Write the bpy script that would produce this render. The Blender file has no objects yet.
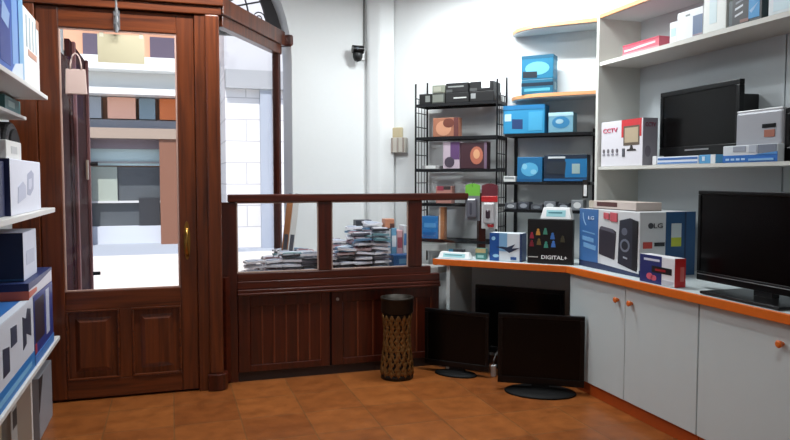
import bpy, bmesh, math, random
from mathutils import Matrix, Vector
random.seed(7)
PI = math.pi
SC = bpy.context.scene
COL = SC.collection

# ------------------------------------------------------------------ camera
cam_data = bpy.data.cameras.new('camera')
cam = bpy.data.objects.new('camera', cam_data)
COL.objects.link(cam)
cam_data.sensor_width = 36.0
cam_data.lens = 36.0 * 700.0 / 790.0
cam_data.clip_start = 0.05
cam_data.clip_end = 300
cam.location = (0, 0, 1.5)
cam.rotation_euler = (math.radians(90 - 3.3), 0, -math.atan(225 / 700))
SC.camera = cam

# ------------------------------------------------------------------ world, sun, lamps, exposure
world = bpy.data.worlds.new('sky')
SC.world = world
world.use_nodes = True
wn = world.node_tree.nodes
sky = wn.new('ShaderNodeTexSky')
sky.sky_type = 'NISHITA'
sky.sun_disc = False
sky.sun_elevation = math.radians(58)
sky.sun_rotation = math.radians(200)
wn['Background'].inputs['Strength'].default_value = 0.22
world.node_tree.links.new(sky.outputs[0], wn['Background'].inputs[0])


def light(name, kind, loc, energy, color=(1, 1, 1), size=None, rot=(0, 0, 0)):
    d = bpy.data.lights.new(name, kind)
    d.energy = energy
    d.color = color
    if size and kind == 'AREA':
        d.shape = 'RECTANGLE'
        d.size, d.size_y = size
    o = bpy.data.objects.new(name, d)
    COL.objects.link(o)
    o.location = loc
    o.rotation_euler = rot
    return o


sun = light('sun', 'SUN', (0, 0, 20), 6.0, (1, .96, .9), rot=(math.radians(32), math.radians(-10), 0))
sun.data.angle = math.radians(.6)
LAMP_SPOTS = [(2.22, 4.70, 3.12, -PI / 4, 56), (1.6, 1.7, 3.5, PI / 2, 26), (0.2, 4.5, 3.3, 0, 54)]
SC.view_settings.view_transform = 'Standard'
SC.view_settings.look = 'None'
SC.view_settings.gamma = 1
SC.view_settings.use_curve_mapping = False
SC.view_settings.exposure = 0.0


# ------------------------------------------------------------------ materials
def lin(c):
    return tuple(((v / 255) / 12.92 if v / 255 <= .04045 else ((v / 255 + .055) / 1.055) ** 2.4) for v in c) + (1,)


MATS = {}


def pbr(name, rgb, rough=.5, metal=0, spec=.5, bump=0, scale=40, var=0, coat=0, emit=None):
    key = name
    if key in MATS:
        return MATS[key]
    m = bpy.data.materials.new(name)
    m.use_nodes = True
    n, l = m.node_tree.nodes, m.node_tree.links
    b = n['Principled BSDF']
    b.inputs['Base Color'].default_value = lin(rgb)
    b.inputs['Roughness'].default_value = rough
    b.inputs['Metallic'].default_value = metal
    b.inputs['Specular IOR Level'].default_value = spec
    b.inputs['Coat Weight'].default_value = coat
    tc = n.new('ShaderNodeTexCoord')
    nz = n.new('ShaderNodeTexNoise')
    nz.inputs['Scale'].default_value = scale
    nz.inputs['Detail'].default_value = 4
    l.new(tc.outputs['Object'], nz.inputs['Vector'])
    mx = n.new('ShaderNodeMix')
    mx.data_type = 'RGBA'
    c = lin(rgb)
    mx.inputs[6].default_value = tuple(v * (1 - var) for v in c[:3]) + (1,)
    mx.inputs[7].default_value = tuple(min(1, v * (1 + var)) for v in c[:3]) + (1,)
    l.new(nz.outputs['Fac'], mx.inputs[0])
    l.new(mx.outputs[2], b.inputs['Base Color'])
    if bump:
        bp = n.new('ShaderNodeBump')
        bp.inputs['Strength'].default_value = bump
        bp.inputs['Distance'].default_value = .01
        l.new(nz.outputs['Fac'], bp.inputs['Height'])
        l.new(bp.outputs[0], b.inputs['Normal'])
    if emit:
        b.inputs['Emission Color'].default_value = lin(emit[0])
        b.inputs['Emission Strength'].default_value = emit[1]
    MATS[key] = m
    return m


def ink(rgb, rough=.45):
    return pbr('print_%d_%d_%d' % rgb, rgb, rough, var=.03)


def wood(name, dark, lightc, rough=.3, axis='Z', coat=.25, spec=.5):
    m = bpy.data.materials.new(name)
    m.use_nodes = True
    n, l = m.node_tree.nodes, m.node_tree.links
    b = n['Principled BSDF']
    tc = n.new('ShaderNodeTexCoord')
    mp = n.new('ShaderNodeMapping')
    s = {'Z': (34, 34, 1.6), 'X': (1.6, 34, 34)}[axis]
    mp.inputs['Scale'].default_value = s
    nz = n.new('ShaderNodeTexNoise')
    nz.inputs['Scale'].default_value = 1.0
    nz.inputs['Detail'].default_value = 6
    nz.inputs['Distortion'].default_value = .6
    l.new(tc.outputs['Object'], mp.inputs[0])
    l.new(mp.outputs[0], nz.inputs['Vector'])
    cr = n.new('ShaderNodeValToRGB')
    cr.color_ramp.elements[0].position = .3
    cr.color_ramp.elements[0].color = lin(dark)
    cr.color_ramp.elements[1].position = .72
    cr.color_ramp.elements[1].color = lin(lightc)
    l.new(nz.outputs['Fac'], cr.inputs[0])
    l.new(cr.outputs[0], b.inputs['Base Color'])
    bp = n.new('ShaderNodeBump')
    bp.inputs['Strength'].default_value = .08
    bp.inputs['Distance'].default_value = .004
    l.new(nz.outputs['Fac'], bp.inputs['Height'])
    l.new(bp.outputs[0], b.inputs['Normal'])
    b.inputs['Roughness'].default_value = rough
    b.inputs['Coat Weight'].default_value = coat
    b.inputs['Specular IOR Level'].default_value = spec
    b.inputs['Coat Roughness'].default_value = .2
    return m


def glass_mat(name, tint=(1, 1, 1), gloss=.06):
    m = bpy.data.materials.new(name)
    m.use_nodes = True
    n, l = m.node_tree.nodes, m.node_tree.links
    n.remove(n['Principled BSDF'])
    out = n['Material Output']
    t = n.new('ShaderNodeBsdfTransparent')
    t.inputs[0].default_value = tint + (1,)
    g = n.new('ShaderNodeBsdfGlossy')
    g.inputs['Roughness'].default_value = .02
    lw = n.new('ShaderNodeLayerWeight')
    lw.inputs['Blend'].default_value = .5
    pw = n.new('ShaderNodeMath')
    pw.operation = 'POWER'
    pw.inputs[1].default_value = 4.5
    fr = n.new('ShaderNodeMath')
    fr.operation = 'MULTIPLY_ADD'
    fr.inputs[1].default_value = .7
    fr.inputs[2].default_value = gloss * .5
    l.new(lw.outputs['Facing'], pw.inputs[0])
    l.new(pw.outputs[0], fr.inputs[0])
    mx = n.new('ShaderNodeMixShader')
    l.new(fr.outputs[0], mx.inputs[0])
    l.new(t.outputs[0], mx.inputs[1])
    l.new(g.outputs[0], mx.inputs[2])
    l.new(mx.outputs[0], out.inputs[0])
    return m


def tile_mat():
    m = bpy.data.materials.new('terracotta_tiles')
    m.use_nodes = True
    n, l = m.node_tree.nodes, m.node_tree.links
    b = n['Principled BSDF']
    tc = n.new('ShaderNodeTexCoord')
    br = n.new('ShaderNodeTexBrick')
    br.offset = 0
    br.inputs['Scale'].default_value = 1
    br.inputs['Brick Width'].default_value = .40
    br.inputs['Row Height'].default_value = .40
    br.inputs['Mortar Size'].default_value = .005
    br.inputs['Mortar Smooth'].default_value = .4
    br.inputs['Color1'].default_value = lin((136, 76, 35))
    br.inputs['Color2'].default_value = lin((160, 94, 45))
    br.inputs['Mortar'].default_value = lin((128, 84, 48))
    l.new(tc.outputs['Object'], br.inputs['Vector'])
    nz = n.new('ShaderNodeTexNoise')
    nz.inputs['Scale'].default_value = 9
    nz.inputs['Detail'].default_value = 7
    l.new(tc.outputs['Object'], nz.inputs['Vector'])
    mx = n.new('ShaderNodeMix')
    mx.data_type = 'RGBA'
    mx.blend_type = 'MULTIPLY'
    mx.inputs[0].default_value = .8
    cr = n.new('ShaderNodeValToRGB')
    cr.color_ramp.elements[0].position = .3
    cr.color_ramp.elements[0].color = (.55, .5, .45, 1)
    cr.color_ramp.elements[1].position = .7
    cr.color_ramp.elements[1].color = (1, 1, 1, 1)
    l.new(nz.outputs['Fac'], cr.inputs[0])
    l.new(br.outputs['Color'], mx.inputs[6])
    l.new(cr.outputs[0], mx.inputs[7])
    l.new(mx.outputs[2], b.inputs['Base Color'])
    b.inputs['Roughness'].default_value = .32
    b.inputs['Specular IOR Level'].default_value = .4
    bp = n.new('ShaderNodeBump')
    bp.inputs['Strength'].default_value = .25
    bp.inputs['Distance'].default_value = .004
    l.new(br.outputs['Fac'], bp.inputs['Height'])
    bp.invert = True
    l.new(bp.outputs[0], b.inputs['Normal'])
    return m


def block_mat():
    m = bpy.data.materials.new('pale_stone_blocks')
    m.use_nodes = True
    n, l = m.node_tree.nodes, m.node_tree.links
    b = n['Principled BSDF']
    tc = n.new('ShaderNodeTexCoord')
    mp = n.new('ShaderNodeMapping')
    mp.inputs['Rotation'].default_value = (PI / 2, 0, 0)
    br = n.new('ShaderNodeTexBrick')
    br.inputs['Scale'].default_value = 1
    br.inputs['Brick Width'].default_value = 1.1
    br.inputs['Row Height'].default_value = .48
    br.inputs['Mortar Size'].default_value = .012
    br.inputs['Color1'].default_value = lin((214, 212, 214))
    br.inputs['Color2'].default_value = lin((206, 205, 210))
    br.inputs['Mortar'].default_value = lin((165, 163, 168))
    l.new(tc.outputs['Object'], mp.inputs[0])
    l.new(mp.outputs[0], br.inputs['Vector'])
    l.new(br.outputs['Color'], b.inputs['Base Color'])
    b.inputs['Roughness'].default_value = .8
    return m


WALL = pbr('white_plaster', (226, 229, 229), .75, bump=.05, scale=30, var=.015)
CEIL = pbr('ceiling_paint', (225, 225, 222), .8, bump=.03, var=.01)
WOOD = wood('dark_mahogany', (46, 14, 6), (80, 28, 12))
WOODX = wood('dark_mahogany_rail', (48, 15, 6), (84, 30, 13), axis='X')
DOORW = wood('varnished_door_wood', (64, 26, 9), (114, 54, 22), rough=.32)
DOORX = wood('varnished_door_rail', (64, 26, 9), (114, 54, 22), rough=.32, axis='X')
PINKW = wood('reddish_shutter_wood', (50, 20, 20), (84, 36, 34), rough=.85, coat=0, spec=.1)
BATTEN = wood('highlit_batten_wood', (84, 36, 20), (128, 66, 40))  # lighter wood that paints the highlight lines between the cupboard boards
GLASS = glass_mat('clear_glass')
FLOOR = tile_mat()
BLOCK = block_mat()
BRASS = pbr('brass', (186, 142, 72), .3, 1, var=.06)
STEEL = pbr('steel', (170, 170, 172), .35, 1)
LAM = pbr('white_laminate', (198, 207, 208), .42, var=.015, scale=8)
LAMG = pbr('grey_laminate', (192, 199, 202), .5, var=.02, scale=6)
LIT_EDGE = pbr('overlit_orange_edge', (222, 160, 112), .4, var=.06)  # orange edging of the upper shelves, lamp overexposure painted in as a paler tone
ORANGE = pbr('orange_wood_edge', (214, 104, 30), .35, var=.1, scale=25)
PLINTH = pbr('orange_brown_plinth', (176, 76, 24), .4, var=.12, scale=25)
BLACKP = pbr('black_gloss_plastic', (8, 8, 9), .3, spec=.3, var=.05)
BLACKM = pbr('black_matte_plastic', (13, 13, 14), .5, var=.05)
SCREEN = pbr('dark_screen', (5, 4, 4), .25, spec=.2)
WIRE = pbr('black_wire', (22, 23, 26), .4, .3)
IRON = pbr('wrought_iron', (70, 68, 70), .6, .4)
GREYP = pbr('grey_paint', (150, 152, 155), .5)
WHITEP = pbr('white_plastic', (228, 230, 230), .35)
BRONZE = pbr('antique_bronze', (122, 86, 44), .45, .6, var=.25, scale=30)
DBRONZE = pbr('dark_bronze', (34, 28, 20), .5, .5, var=.2)


# ------------------------------------------------------------------ mesh builder
class MB:
    def __init__(self):
        self.v, self.f, self.m, self.sm = [], [], [], []

    def add(self, vs, fs, m=0, smooth=False, mat=None):
        o = len(self.v)
        for p in vs:
            p = Vector(p)
            self.v.append(tuple(mat @ p if mat else p))
        for f in fs:
            self.f.append([i + o for i in f])
            self.m.append(m)
            self.sm.append(smooth)
        return self

    def box(self, x0, x1, y0, y1, z0, z1, m=0, mat=None):
        vs = [(x, y, z) for z in (z0, z1) for x, y in ((x0, y0), (x1, y0), (x1, y1), (x0, y1))]
        fs = [(3, 2, 1, 0), (4, 5, 6, 7), (0, 1, 5, 4), (1, 2, 6, 5), (2, 3, 7, 6), (3, 0, 4, 7)]
        return self.add(vs, fs, m, mat=mat)

    def prism(self, pts, z0, z1, m=0, mat=None, m_side=None):
        n = len(pts)
        a = sum(pts[i][0] * pts[(i + 1) % n][1] - pts[(i + 1) % n][0] * pts[i][1] for i in range(n))
        if a < 0:
            pts = pts[::-1]
        vs = [(x, y, z0) for x, y in pts] + [(x, y, z1) for x, y in pts]
        self.add(vs, [list(range(n))[::-1], [i + n for i in range(n)]], m, mat=mat)
        o = len(self.v) - 2 * n
        for i in range(n):
            j = (i + 1) % n
            self.f.append([o + i, o + j, o + j + n, o + i + n])
            self.m.append(m if m_side is None else m_side)
            self.sm.append(False)
        return self

    def cyl(self, p0, p1, r, n=12, m=0, r2=None, smooth=True):
        p0, p1 = Vector(p0), Vector(p1)
        d = (p1 - p0).normalized()
        a = Vector((0, 0, 1)) if abs(d.z) < .9 else Vector((1, 0, 0))
        u = d.cross(a).normalized()
        w = d.cross(u)
        r2 = r if r2 is None else r2
        vs = []
        for p, rr in ((p0, r), (p1, r2)):
            for i in range(n):
                t = 2 * PI * i / n
                vs.append(p + u * (rr * math.cos(t)) + w * (rr * math.sin(t)))
        fs = [(i, (i + 1) % n, (i + 1) % n + n, i + n) for i in range(n)]
        self.add(vs, fs, m, smooth)
        self.add(vs, [list(range(n))[::-1], list(range(n, 2 * n))], m)
        return self

    def tube(self, pts, r, n=6, m=0):
        pts = [Vector(p) for p in pts]
        rings = []
        for i, p in enumerate(pts):
            d = (pts[min(i + 1, len(pts) - 1)] - pts[max(i - 1, 0)]).normalized()
            a = Vector((0, 0, 1)) if abs(d.z) < .95 else Vector((1, 0, 0))
            u = d.cross(a).normalized()
            w = d.cross(u)
            rings.append([p + u * (r * math.cos(2 * PI * k / n)) + w * (r * math.sin(2 * PI * k / n)) for k in range(n)])
        vs = [v for q in rings for v in q]
        fs = []
        for i in range(len(pts) - 1):
            for k in range(n):
                fs.append((i * n + k, i * n + (k + 1) % n, (i + 1) * n + (k + 1) % n, (i + 1) * n + k))
        fs += [list(range(n))[::-1], [len(vs) - n + k for k in range(n)]]
        return self.add(vs, fs, m, True)

    def lathe(self, prof, n=32, m=0, c=(0, 0, 0), sy=1):
        vs = []
        for r, z in prof:
            for i in range(n):
                t = 2 * PI * i / n
                vs.append((c[0] + r * math.cos(t), c[1] + sy * r * math.sin(t), c[2] + z))
        fs = []
        for j in range(len(prof) - 1):
            for i in range(n):
                fs.append((j * n + i, j * n + (i + 1) % n, (j + 1) * n + (i + 1) % n, (j + 1) * n + i))
        self.add(vs, fs, m, True)
        self.add(vs, [list(range(n))[::-1], [len(vs) - n + k for k in range(n)]], m)
        return self

    def build(self, name, mats, parent=None, bevel=0, seg=2):
        me = bpy.data.meshes.new(name)
        me.from_pydata(self.v, [], self.f)
        for mt in (mats if isinstance(mats, (list, tuple)) else [mats]):
            me.materials.append(mt)
        for p, mi, s in zip(me.polygons, self.m, self.sm):
            p.material_index = mi
            p.use_smooth = s
        me.validate()
        bm = bmesh.new()
        bm.from_mesh(me)
        bmesh.ops.recalc_face_normals(bm, faces=bm.faces)
        bm.to_mesh(me)
        bm.free()
        o = bpy.data.objects.new(name, me)
        COL.objects.link(o)
        if parent:
            o.parent = parent
        if bevel:
            b = o.modifiers.new('bevel', 'BEVEL')
            b.width = bevel
            b.segments = seg
            b.limit_method = 'ANGLE'
        return o


def tag(o, label, cat, group=None):
    o['label'] = label
    o['category'] = cat
    if group:
        o['group'] = group
    return o


def thing(name, label, cat, loc=(0, 0, 0), rz=0, group=None):
    o = bpy.data.objects.new(name, None)
    COL.objects.link(o)
    o.location = loc
    o.rotation_euler = (0, 0, rz)
    return tag(o, label, cat, group)


def struct(o):
    o['kind'] = 'structure'
    return o


def struct_root(name):
    o = bpy.data.objects.new(name, None)
    COL.objects.link(o)
    return struct(o)


def copy_tree(o, parent=None):
    c = o.copy()
    COL.objects.link(c)
    if parent:
        c.parent = parent
    for ch in list(o.children):
        copy_tree(ch, c)
    return c


RIGHT, DIAG, LEFT = -PI / 2, -PI / 4, PI / 2     # facing of the goods on each run of shelves


def lettering(text, h, mat, parent, mtx, name='lettering', w=None, bold=0.0):
    cu = bpy.data.curves.new(name, 'FONT')
    cu.body = text
    cu.size = 1
    cu.extrude = .004
    cu.offset = bold
    cu.align_x = 'CENTER'
    cu.align_y = 'CENTER'
    cu.resolution_u = 2
    tmp = bpy.data.objects.new(name, cu)
    COL.objects.link(tmp)
    bpy.context.view_layer.update()
    me = bpy.data.meshes.new_from_object(tmp.evaluated_get(bpy.context.evaluated_depsgraph_get()))
    bpy.data.objects.remove(tmp)
    xs = [v.co.x for v in me.vertices]
    ys = [v.co.y for v in me.vertices]
    sy = h / (max(ys) - min(ys))
    sx = sy if w is None else w / (max(xs) - min(xs))
    cx, cy = (max(xs) + min(xs)) / 2, (max(ys) + min(ys)) / 2
    for v in me.vertices:
        v.co = mtx @ Vector(((v.co.x - cx) * sx, (v.co.y - cy) * sy, v.co.z * .3))
    me.materials.clear()
    me.materials.append(mat)
    o = bpy.data.objects.new(name, me)
    COL.objects.link(o)
    o.parent = parent
    return o


def face_frame(face, w, d, h):
    """matrix taking (u to the viewer's right, v up, out) on a carton's face to local space, and the face size"""
    if face == 'F':
        return Matrix(((1, 0, 0, -w / 2), (0, 0, -1, 0), (0, 1, 0, 0), (0, 0, 0, 1))), w, h
    if face == 'R':
        return Matrix(((0, 0, 1, w / 2), (1, 0, 0, 0), (0, 1, 0, 0), (0, 0, 0, 1))), d, h
    if face == 'L':
        return Matrix(((0, 0, -1, -w / 2), (-1, 0, 0, d), (0, 1, 0, 0), (0, 0, 0, 1))), d, h
    return Matrix(((1, 0, 0, -w / 2), (0, 1, 0, 0), (0, 0, 1, h), (0, 0, 0, 1))), w, d


def carton(name, label, cat, loc, rz, w, d, h, color, art=(), group=None, text=(), lean=0):
    """A printed cardboard box. loc = middle of the bottom front edge.
    art: (part name, face, shape, colour); shape = (u0,v0,u1,v1) or a list of polygons in 0..1 face space"""
    t = thing(name, label, cat, loc, rz, group)
    t.rotation_euler = (lean, 0, rz)
    MB().box(-w / 2, w / 2, 0, d, 0, h).build('body', ink(color), t, bevel=min(.004, h * .06))
    lv = {}
    for part, face, shape, col in art:
        M, fw, fh = face_frame(face, w, d, h)
        lv[face] = lv.get(face, 0) + 1
        z1 = .0006 + .0005 * lv[face]
        mb = MB()
        polys = shape if isinstance(shape, list) else [[(shape[0], shape[1]), (shape[2], shape[1]), (shape[2], shape[3]), (shape[0], shape[3])]]
        for p in polys:
            mb.prism([(u * fw, v * fh) for u, v in p], .0001, z1, mat=M)
        mb.build(part, ink(col), t)
    for txt, face, u, v, tw, th, col in text:
        M, fw, fh = face_frame(face, w, d, h)
        lettering(txt, th * fh, ink(col), t, M @ Matrix.Translation((u * fw, v * fh, .003)), w=tw * fw, bold=.01)
    return t


def disc(cx, cy, rx, ry, n=16):
    return [(cx + rx * math.cos(2 * PI * i / n), cy + ry * math.sin(2 * PI * i / n)) for i in range(n)]


def on_diag(s, x):
    return (x, s - x)


# ================================================================== THE ROOM
CEIL_Z = 3.9
struct(MB().box(-2.4, 3.9, -2.2, 6.14, -.12, 0).build('floor', FLOOR))
struct(MB().box(-2.4, 3.9, -2.2, 6.7, CEIL_Z, CEIL_Z + .12).build('ceiling', CEIL))
struct(MB().box(-1.40, -1.28, -2.2, 5.08, 0, CEIL_Z).build('wall_left', WALL))
struct(MB().box(-1.40, 3.9, -2.32, -2.2, 0, CEIL_Z).build('wall_rear', WALL))
struct(MB().box(3.43, 3.9, -2.2, 4.54, 0, CEIL_Z).build('wall_right', WALL))
struct(MB().prism([(3.43, 4.54), (3.9, 4.54), (3.9, 6.5), (1.83, 6.5), (1.83, 6.14)], 0, CEIL_Z).build('wall_corner', WALL))
struct(MB().box(-1.40, -.98, 5.08, 5.2, 0, CEIL_Z).box(-2.3, -.78, 5.2, 6.14, 0, CEIL_Z).build('wall_back', WALL))

# facade wall with a round arch over the doorway
AC, AR, AZ = -.30, 1.33, 2.55
mb = MB()
mb.box(AC + AR, 1.83, 6.14, 6.64, -.1, AZ)
mb.box(-2.3, -.80, 6.14, 6.64, -.1, AZ)
mb.box(AC + AR, 1.83, 6.14, 6.64, AZ, 4.1).box(-2.3, AC - AR, 6.14, 6.64, AZ, 4.1)
N = 36
for i in range(N):
    a0, a1 = PI * i / N, PI * (i + 1) / N
    p0 = (AC + AR * math.cos(a0), AZ + AR * math.sin(a0))
    p1 = (AC + AR * math.cos(a1), AZ + AR * math.sin(a1))
    vs = [(x, y, z) for y in (6.14, 6.64) for x, z in (p0, p1, (p1[0], 4.1), (p0[0], 4.1))]
    mb.add(vs, [(0, 1, 2, 3), (7, 6, 5, 4), (0, 4, 5, 1), (3, 2, 6, 7)])
struct(mb.build('wall_front', WALL))
# boxed pipe in the corner between facade and shelving wall
struct(MB().prism([(1.70, 6.14), (1.70, 6.07), (1.79, 6.00), (1.93, 6.00), (1.90, 6.07), (1.83, 6.14)], 0, CEIL_Z).build('trim_1', WALL, bevel=.02))

# ---- the door
door = struct_root('door_1')
fr = MB()
fr.box(-.98, -.815, 5.08, 5.2, 0, 2.75)
fr.box(.178, .256, 5.085, 5.19, 0, 2.64)
fr.box(-.83, .2, 5.148, 5.19, 2.6, 2.645).box(-.83, .2, 5.148, 5.19, 0, .022)
fr.box(-.83, -.79, 5.148, 5.18, .0, 2.64).box(.155, .2, 5.148, 5.18, .0, 2.64)
fr.build('door_frame', DOORW, door, bevel=.006)
MB().box(-.98, .36, 5.07, 5.20, 2.64, 2.70).box(-.98, .375, 5.05, 5.20, 2.70, 2.78).build('transom', DOORX, door, bevel=.006)
post = MB().box(.25, .345, 5.06, 5.17, .12, 2.64).build('corner_post', DOORW, door, bevel=.012)
pl = [(.235 + .0, 5.18), (.235, 5.05)] + [(.30 + .075 * math.sin(a), 5.10 - .065 * math.cos(a)) for a in [k * PI / 16 for k in range(0, 9)]] + [(.375, 5.18)]
MB().prism(pl, 0, .12).build('post_base', WOOD, post, bevel=.008)
leaf = MB()
leaf.box(-.812, -.68, 5.10, 5.145, .015, 2.632)
leaf.box(.06, .175, 5.10, 5.145, .015, 2.632)
leaf_o = leaf.build('door_leaf', DOORW, door, bevel=.005)
rl = MB()
rl.box(-.68, .06, 5.10, 5.145, 2.50, 2.632)
rl.box(-.68, .06, 5.10, 5.145, .62, .745)
rl.box(-.68, .06, 5.10, 5.145, .015, .14)
rl.build('door_rail', DOORX, leaf_o, bevel=.005)
MB().box(-.345, -.265, 5.10, 5.145, .14, .62).build('door_mullion', DOORW, leaf_o, bevel=.004)
for x0, x1 in ((-.68, -.345), (-.265, .06)):
    p = MB()
    p.box(x0, x1, 5.118, 5.135, .14, .62)
    a, b, c, d = x0 + .055, x1 - .055, .195, .565
    e = .03
    vs = [(a, 5.118, c), (b, 5.118, c), (b, 5.118, d), (a, 5.118, d), (a + e, 5.102, c + e), (b - e, 5.102, c + e), (b - e, 5.102, d - e), (a + e, 5.102, d - e)]
    p.add(vs, [(0, 1, 5, 4), (1, 2, 6, 5), (2, 3, 7, 6), (3, 0, 4, 7), (4, 5, 6, 7)])
    pan = p.build('raised_panel', DOORW, leaf_o)
    mo = MB()
    for (u0, u1, w0, w1) in ((x0, x1, .14, .155), (x0, x1, .605, .62), (x0, x0 + .014, .155, .605), (x1 - .014, x1, .155, .605)):
        mo.box(u0, u1, 5.094, 5.118, w0, w1)
    mo.build('panel_molding', DOORX, pan, bevel=.004)
MB().box(-.68, .06, 5.120, 5.126, .745, 2.50).build('glass_pane', GLASS, leaf_o)
gb = MB()
for (u0, u1, w0, w1) in ((-.68, .06, .745, .757), (-.68, .06, 2.488, 2.50), (-.68, -.668, .757, 2.488), (.048, .06, .757, 2.488)):
    gb.box(u0, u1, 5.108, 5.119, w0, w1)
gb.build('glazing_bead', pbr('pale_pink_bead', (196, 160, 146), .4), leaf_o, bevel=.003)
h = MB()
h.prism([(.108 + .022 * math.cos(t), 1.075 + .135 * math.sin(t)) for t in [2 * PI * k / 24 for k in range(24)]], 0, .006,
        mat=Matrix(((1, 0, 0, 0), (0, 0, -1, 5.10), (0, 1, 0, 0), (0, 0, 0, 1))))
hp = h.build('handle_plate', BRASS, leaf_o)
MB().tube([(.108, 5.094, 1.15), (.108, 5.05, 1.155), (.106, 5.04, 1.12), (.1, 5.035, 1.06), (.106, 5.04, 1.0), (.108, 5.06, .975), (.108, 5.094, .98)], .012, 8).build('door_handle', BRASS, hp)
b = MB().box(-.338, -.298, 5.088, 5.10, 2.50, 2.63).cyl((-.318, 5.078, 2.48), (-.318, 5.078, 2.70), .011, 10).box(-.332, -.304, 5.068, 5.09, 2.53, 2.55).box(-.332, -.304, 5.068, 5.09, 2.59, 2.61)
b.build('door_bolt', STEEL, leaf_o)

# ---- splayed side window between the lobby and the display window
win = struct_root('window_1')
A, B = Vector((.345, 5.17, 0)), Vector((.905, 6.14, 0))
dv = (B - A).normalized()
nv = Vector((dv.y, -dv.x, 0))
MW = Matrix(((dv.x, nv.x, 0, A.x), (dv.y, nv.y, 0, A.y), (0, 0, 1, 0), (0, 0, 0, 1)))
LW = (B - A).length
MB().box(0, LW + .02, -.035, .035, 2.58, 2.66, mat=MW).box(-.03, LW + .05, -.05, .055, 2.66, 2.78, mat=MW).build('window_beam', DOORW, win, bevel=.006)
MB().box(LW - .05, LW, -.03, .03, .02, 2.58, mat=MW).build('window_mullion', WOOD, win, bevel=.005)
MB().box(0, LW - .05, -.03, .03, .02, .79, mat=MW).build('window_sill', WOODX, win)
MB().box(.0, LW - .05, -.004, .004, .79, 2.58, mat=MW).build('window_pane', GLASS, win)
MB().box(LW + .05, LW + .09, -.02, .12, 2.655, 2.76, mat=MW).build('beam_bracket', WOOD, win, bevel=.02)

# ---- fanlight of wrought iron inside the arch
fan = struct_root('window_2')
mb = MB()
for r0, r1 in ((1.17, 1.325),):
    for i in range(N):
        a0, a1 = PI * i / N, PI * (i + 1) / N
        q = [(r0, a0), (r1, a0), (r1, a1), (r0, a1)]
        vs = [(AC + r * math.cos(a), y, AZ + .22 + r * math.sin(a) * .9) for y in (6.46, 6.52) for r, a in q]
        mb.add(vs, [(0, 1, 2, 3), (7, 6, 5, 4), (0, 4, 5, 1), (2, 6, 7, 3), (1, 5, 6, 2), (0, 3, 7, 4)])
mb.box(AC - 1.33, AC + 1.33, 6.45, 6.53, AZ + .24, AZ + .29)
mb.build('arch_frame', IRON, fan)
mb = MB()
for i in range(1, 12):
    a = PI * i / 12
    mb.cyl((AC + .2 * math.cos(a), 6.49, AZ + .27 + .2 * math.sin(a)), (AC + 1.2 * math.cos(a), 6.49, AZ + .27 + 1.15 * math.sin(a)), .008, 6)
for r in (.2, .5, .8, 1.02):
    mb.tube([(AC + r * math.cos(PI * k / 24), 6.49, AZ + .27 + .96 * r * math.sin(PI * k / 24)) for k in range(25)], .008, 6)
for i in range(12):
    a = PI * (i + .5) / 12
    for r, q in ((.34, .09), (.65, .11), (.91, .09), (1.1, .06)):
        c = (AC + r * math.cos(a), AZ + .27 + .96 * r * math.sin(a))
        mb.tube([(c[0] + q * (1 - k / 22) * math.cos(k * .55 + i), 6.49, c[1] + q * (1 - k / 22) * math.sin(k * .55 + i)) for k in range(19)], .006, 5)
mb.build('scroll_grille', IRON, fan)

# lobby floor, side panel and folded-back street shutter
struct(MB().box(-.78, .36, 5.2, 6.14, 0, .004).build('trim_2', pbr('lobby_stone', (196, 192, 186), .6, var=.06)))
lob = MB()
lob.box(-.78, -.755, 5.2, 6.14, 0, 2.45)
lob_o = struct(lob.build('trim_3', PINKW))
sh = thing('street_shutter', 'tall reddish wooden shutter folded back outside the glazed door', 'shutter', (-.76, 6.16, 0))
MB().box(-.02, .02, 0, 1.12, .0, 2.62).build('shutter_leaf', PINKW, sh, bevel=.004)
m = MB()
for y0 in (.12, 1.06):
    m.box(.02, .045, y0, y0 + .07, .0, 2.62)
m.build('shutter_molding', pbr('pale_pink_paint', (150, 96, 94), .7, var=.05), sh, bevel=.005)
MB().box(.035, .05, .80, .90, 1.50, 1.68).build('lock_plate', pbr('tan_plate', (176, 150, 128), .4), sh, bevel=.003)
m = MB()
for z0 in (.6, 1.65):
    m.cyl((.045, 1.09, z0), (.11, 1.09, z0), .018, 10)
m.build('latch_knob', BLACKM, sh)

# ---- timber partition with display panes
part = thing('display_partition', 'dark wood partition with glazed display panes over panelled cupboards', 'partition', (0, 5.22, 0))
f = MB()
f.box(.40, 2.46, -.012, .06, 1.335, 1.392)
f.build('top_rail', WOODX, part, bevel=.008)
f = MB()
f.box(.335, .46, 0, .05, .0, 1.335).box(1.07, 1.17, 0, .05, .81, 1.335).box(1.79, 1.905, 0, .05, .81, 1.335)
f.box(2.40, 2.46, 0, .05, .885, 1.335)
f.build('stile', WOOD, part, bevel=.005)
MB().box(.46, 1.98, 0, .05, .75, .81).build('sill_rail', WOODX, part, bevel=.006)
f = MB()
f.box(.46, 2.055, -.004, .05, .69, .75).box(.46, 2.055, -.03, .05, .645, .665).box(.46, 2.055, -.018, .05, .665, .69)
f.build('ledge_molding', WOODX, part, bevel=.006)
MB().box(.46, 2.055, .01, .05, 0, .07).box(1.10, 1.22, .031, .05, .07, .645)\
    .build('kickboard', pbr('dark_kickboard', (36, 20, 14), .6), part)
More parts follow.
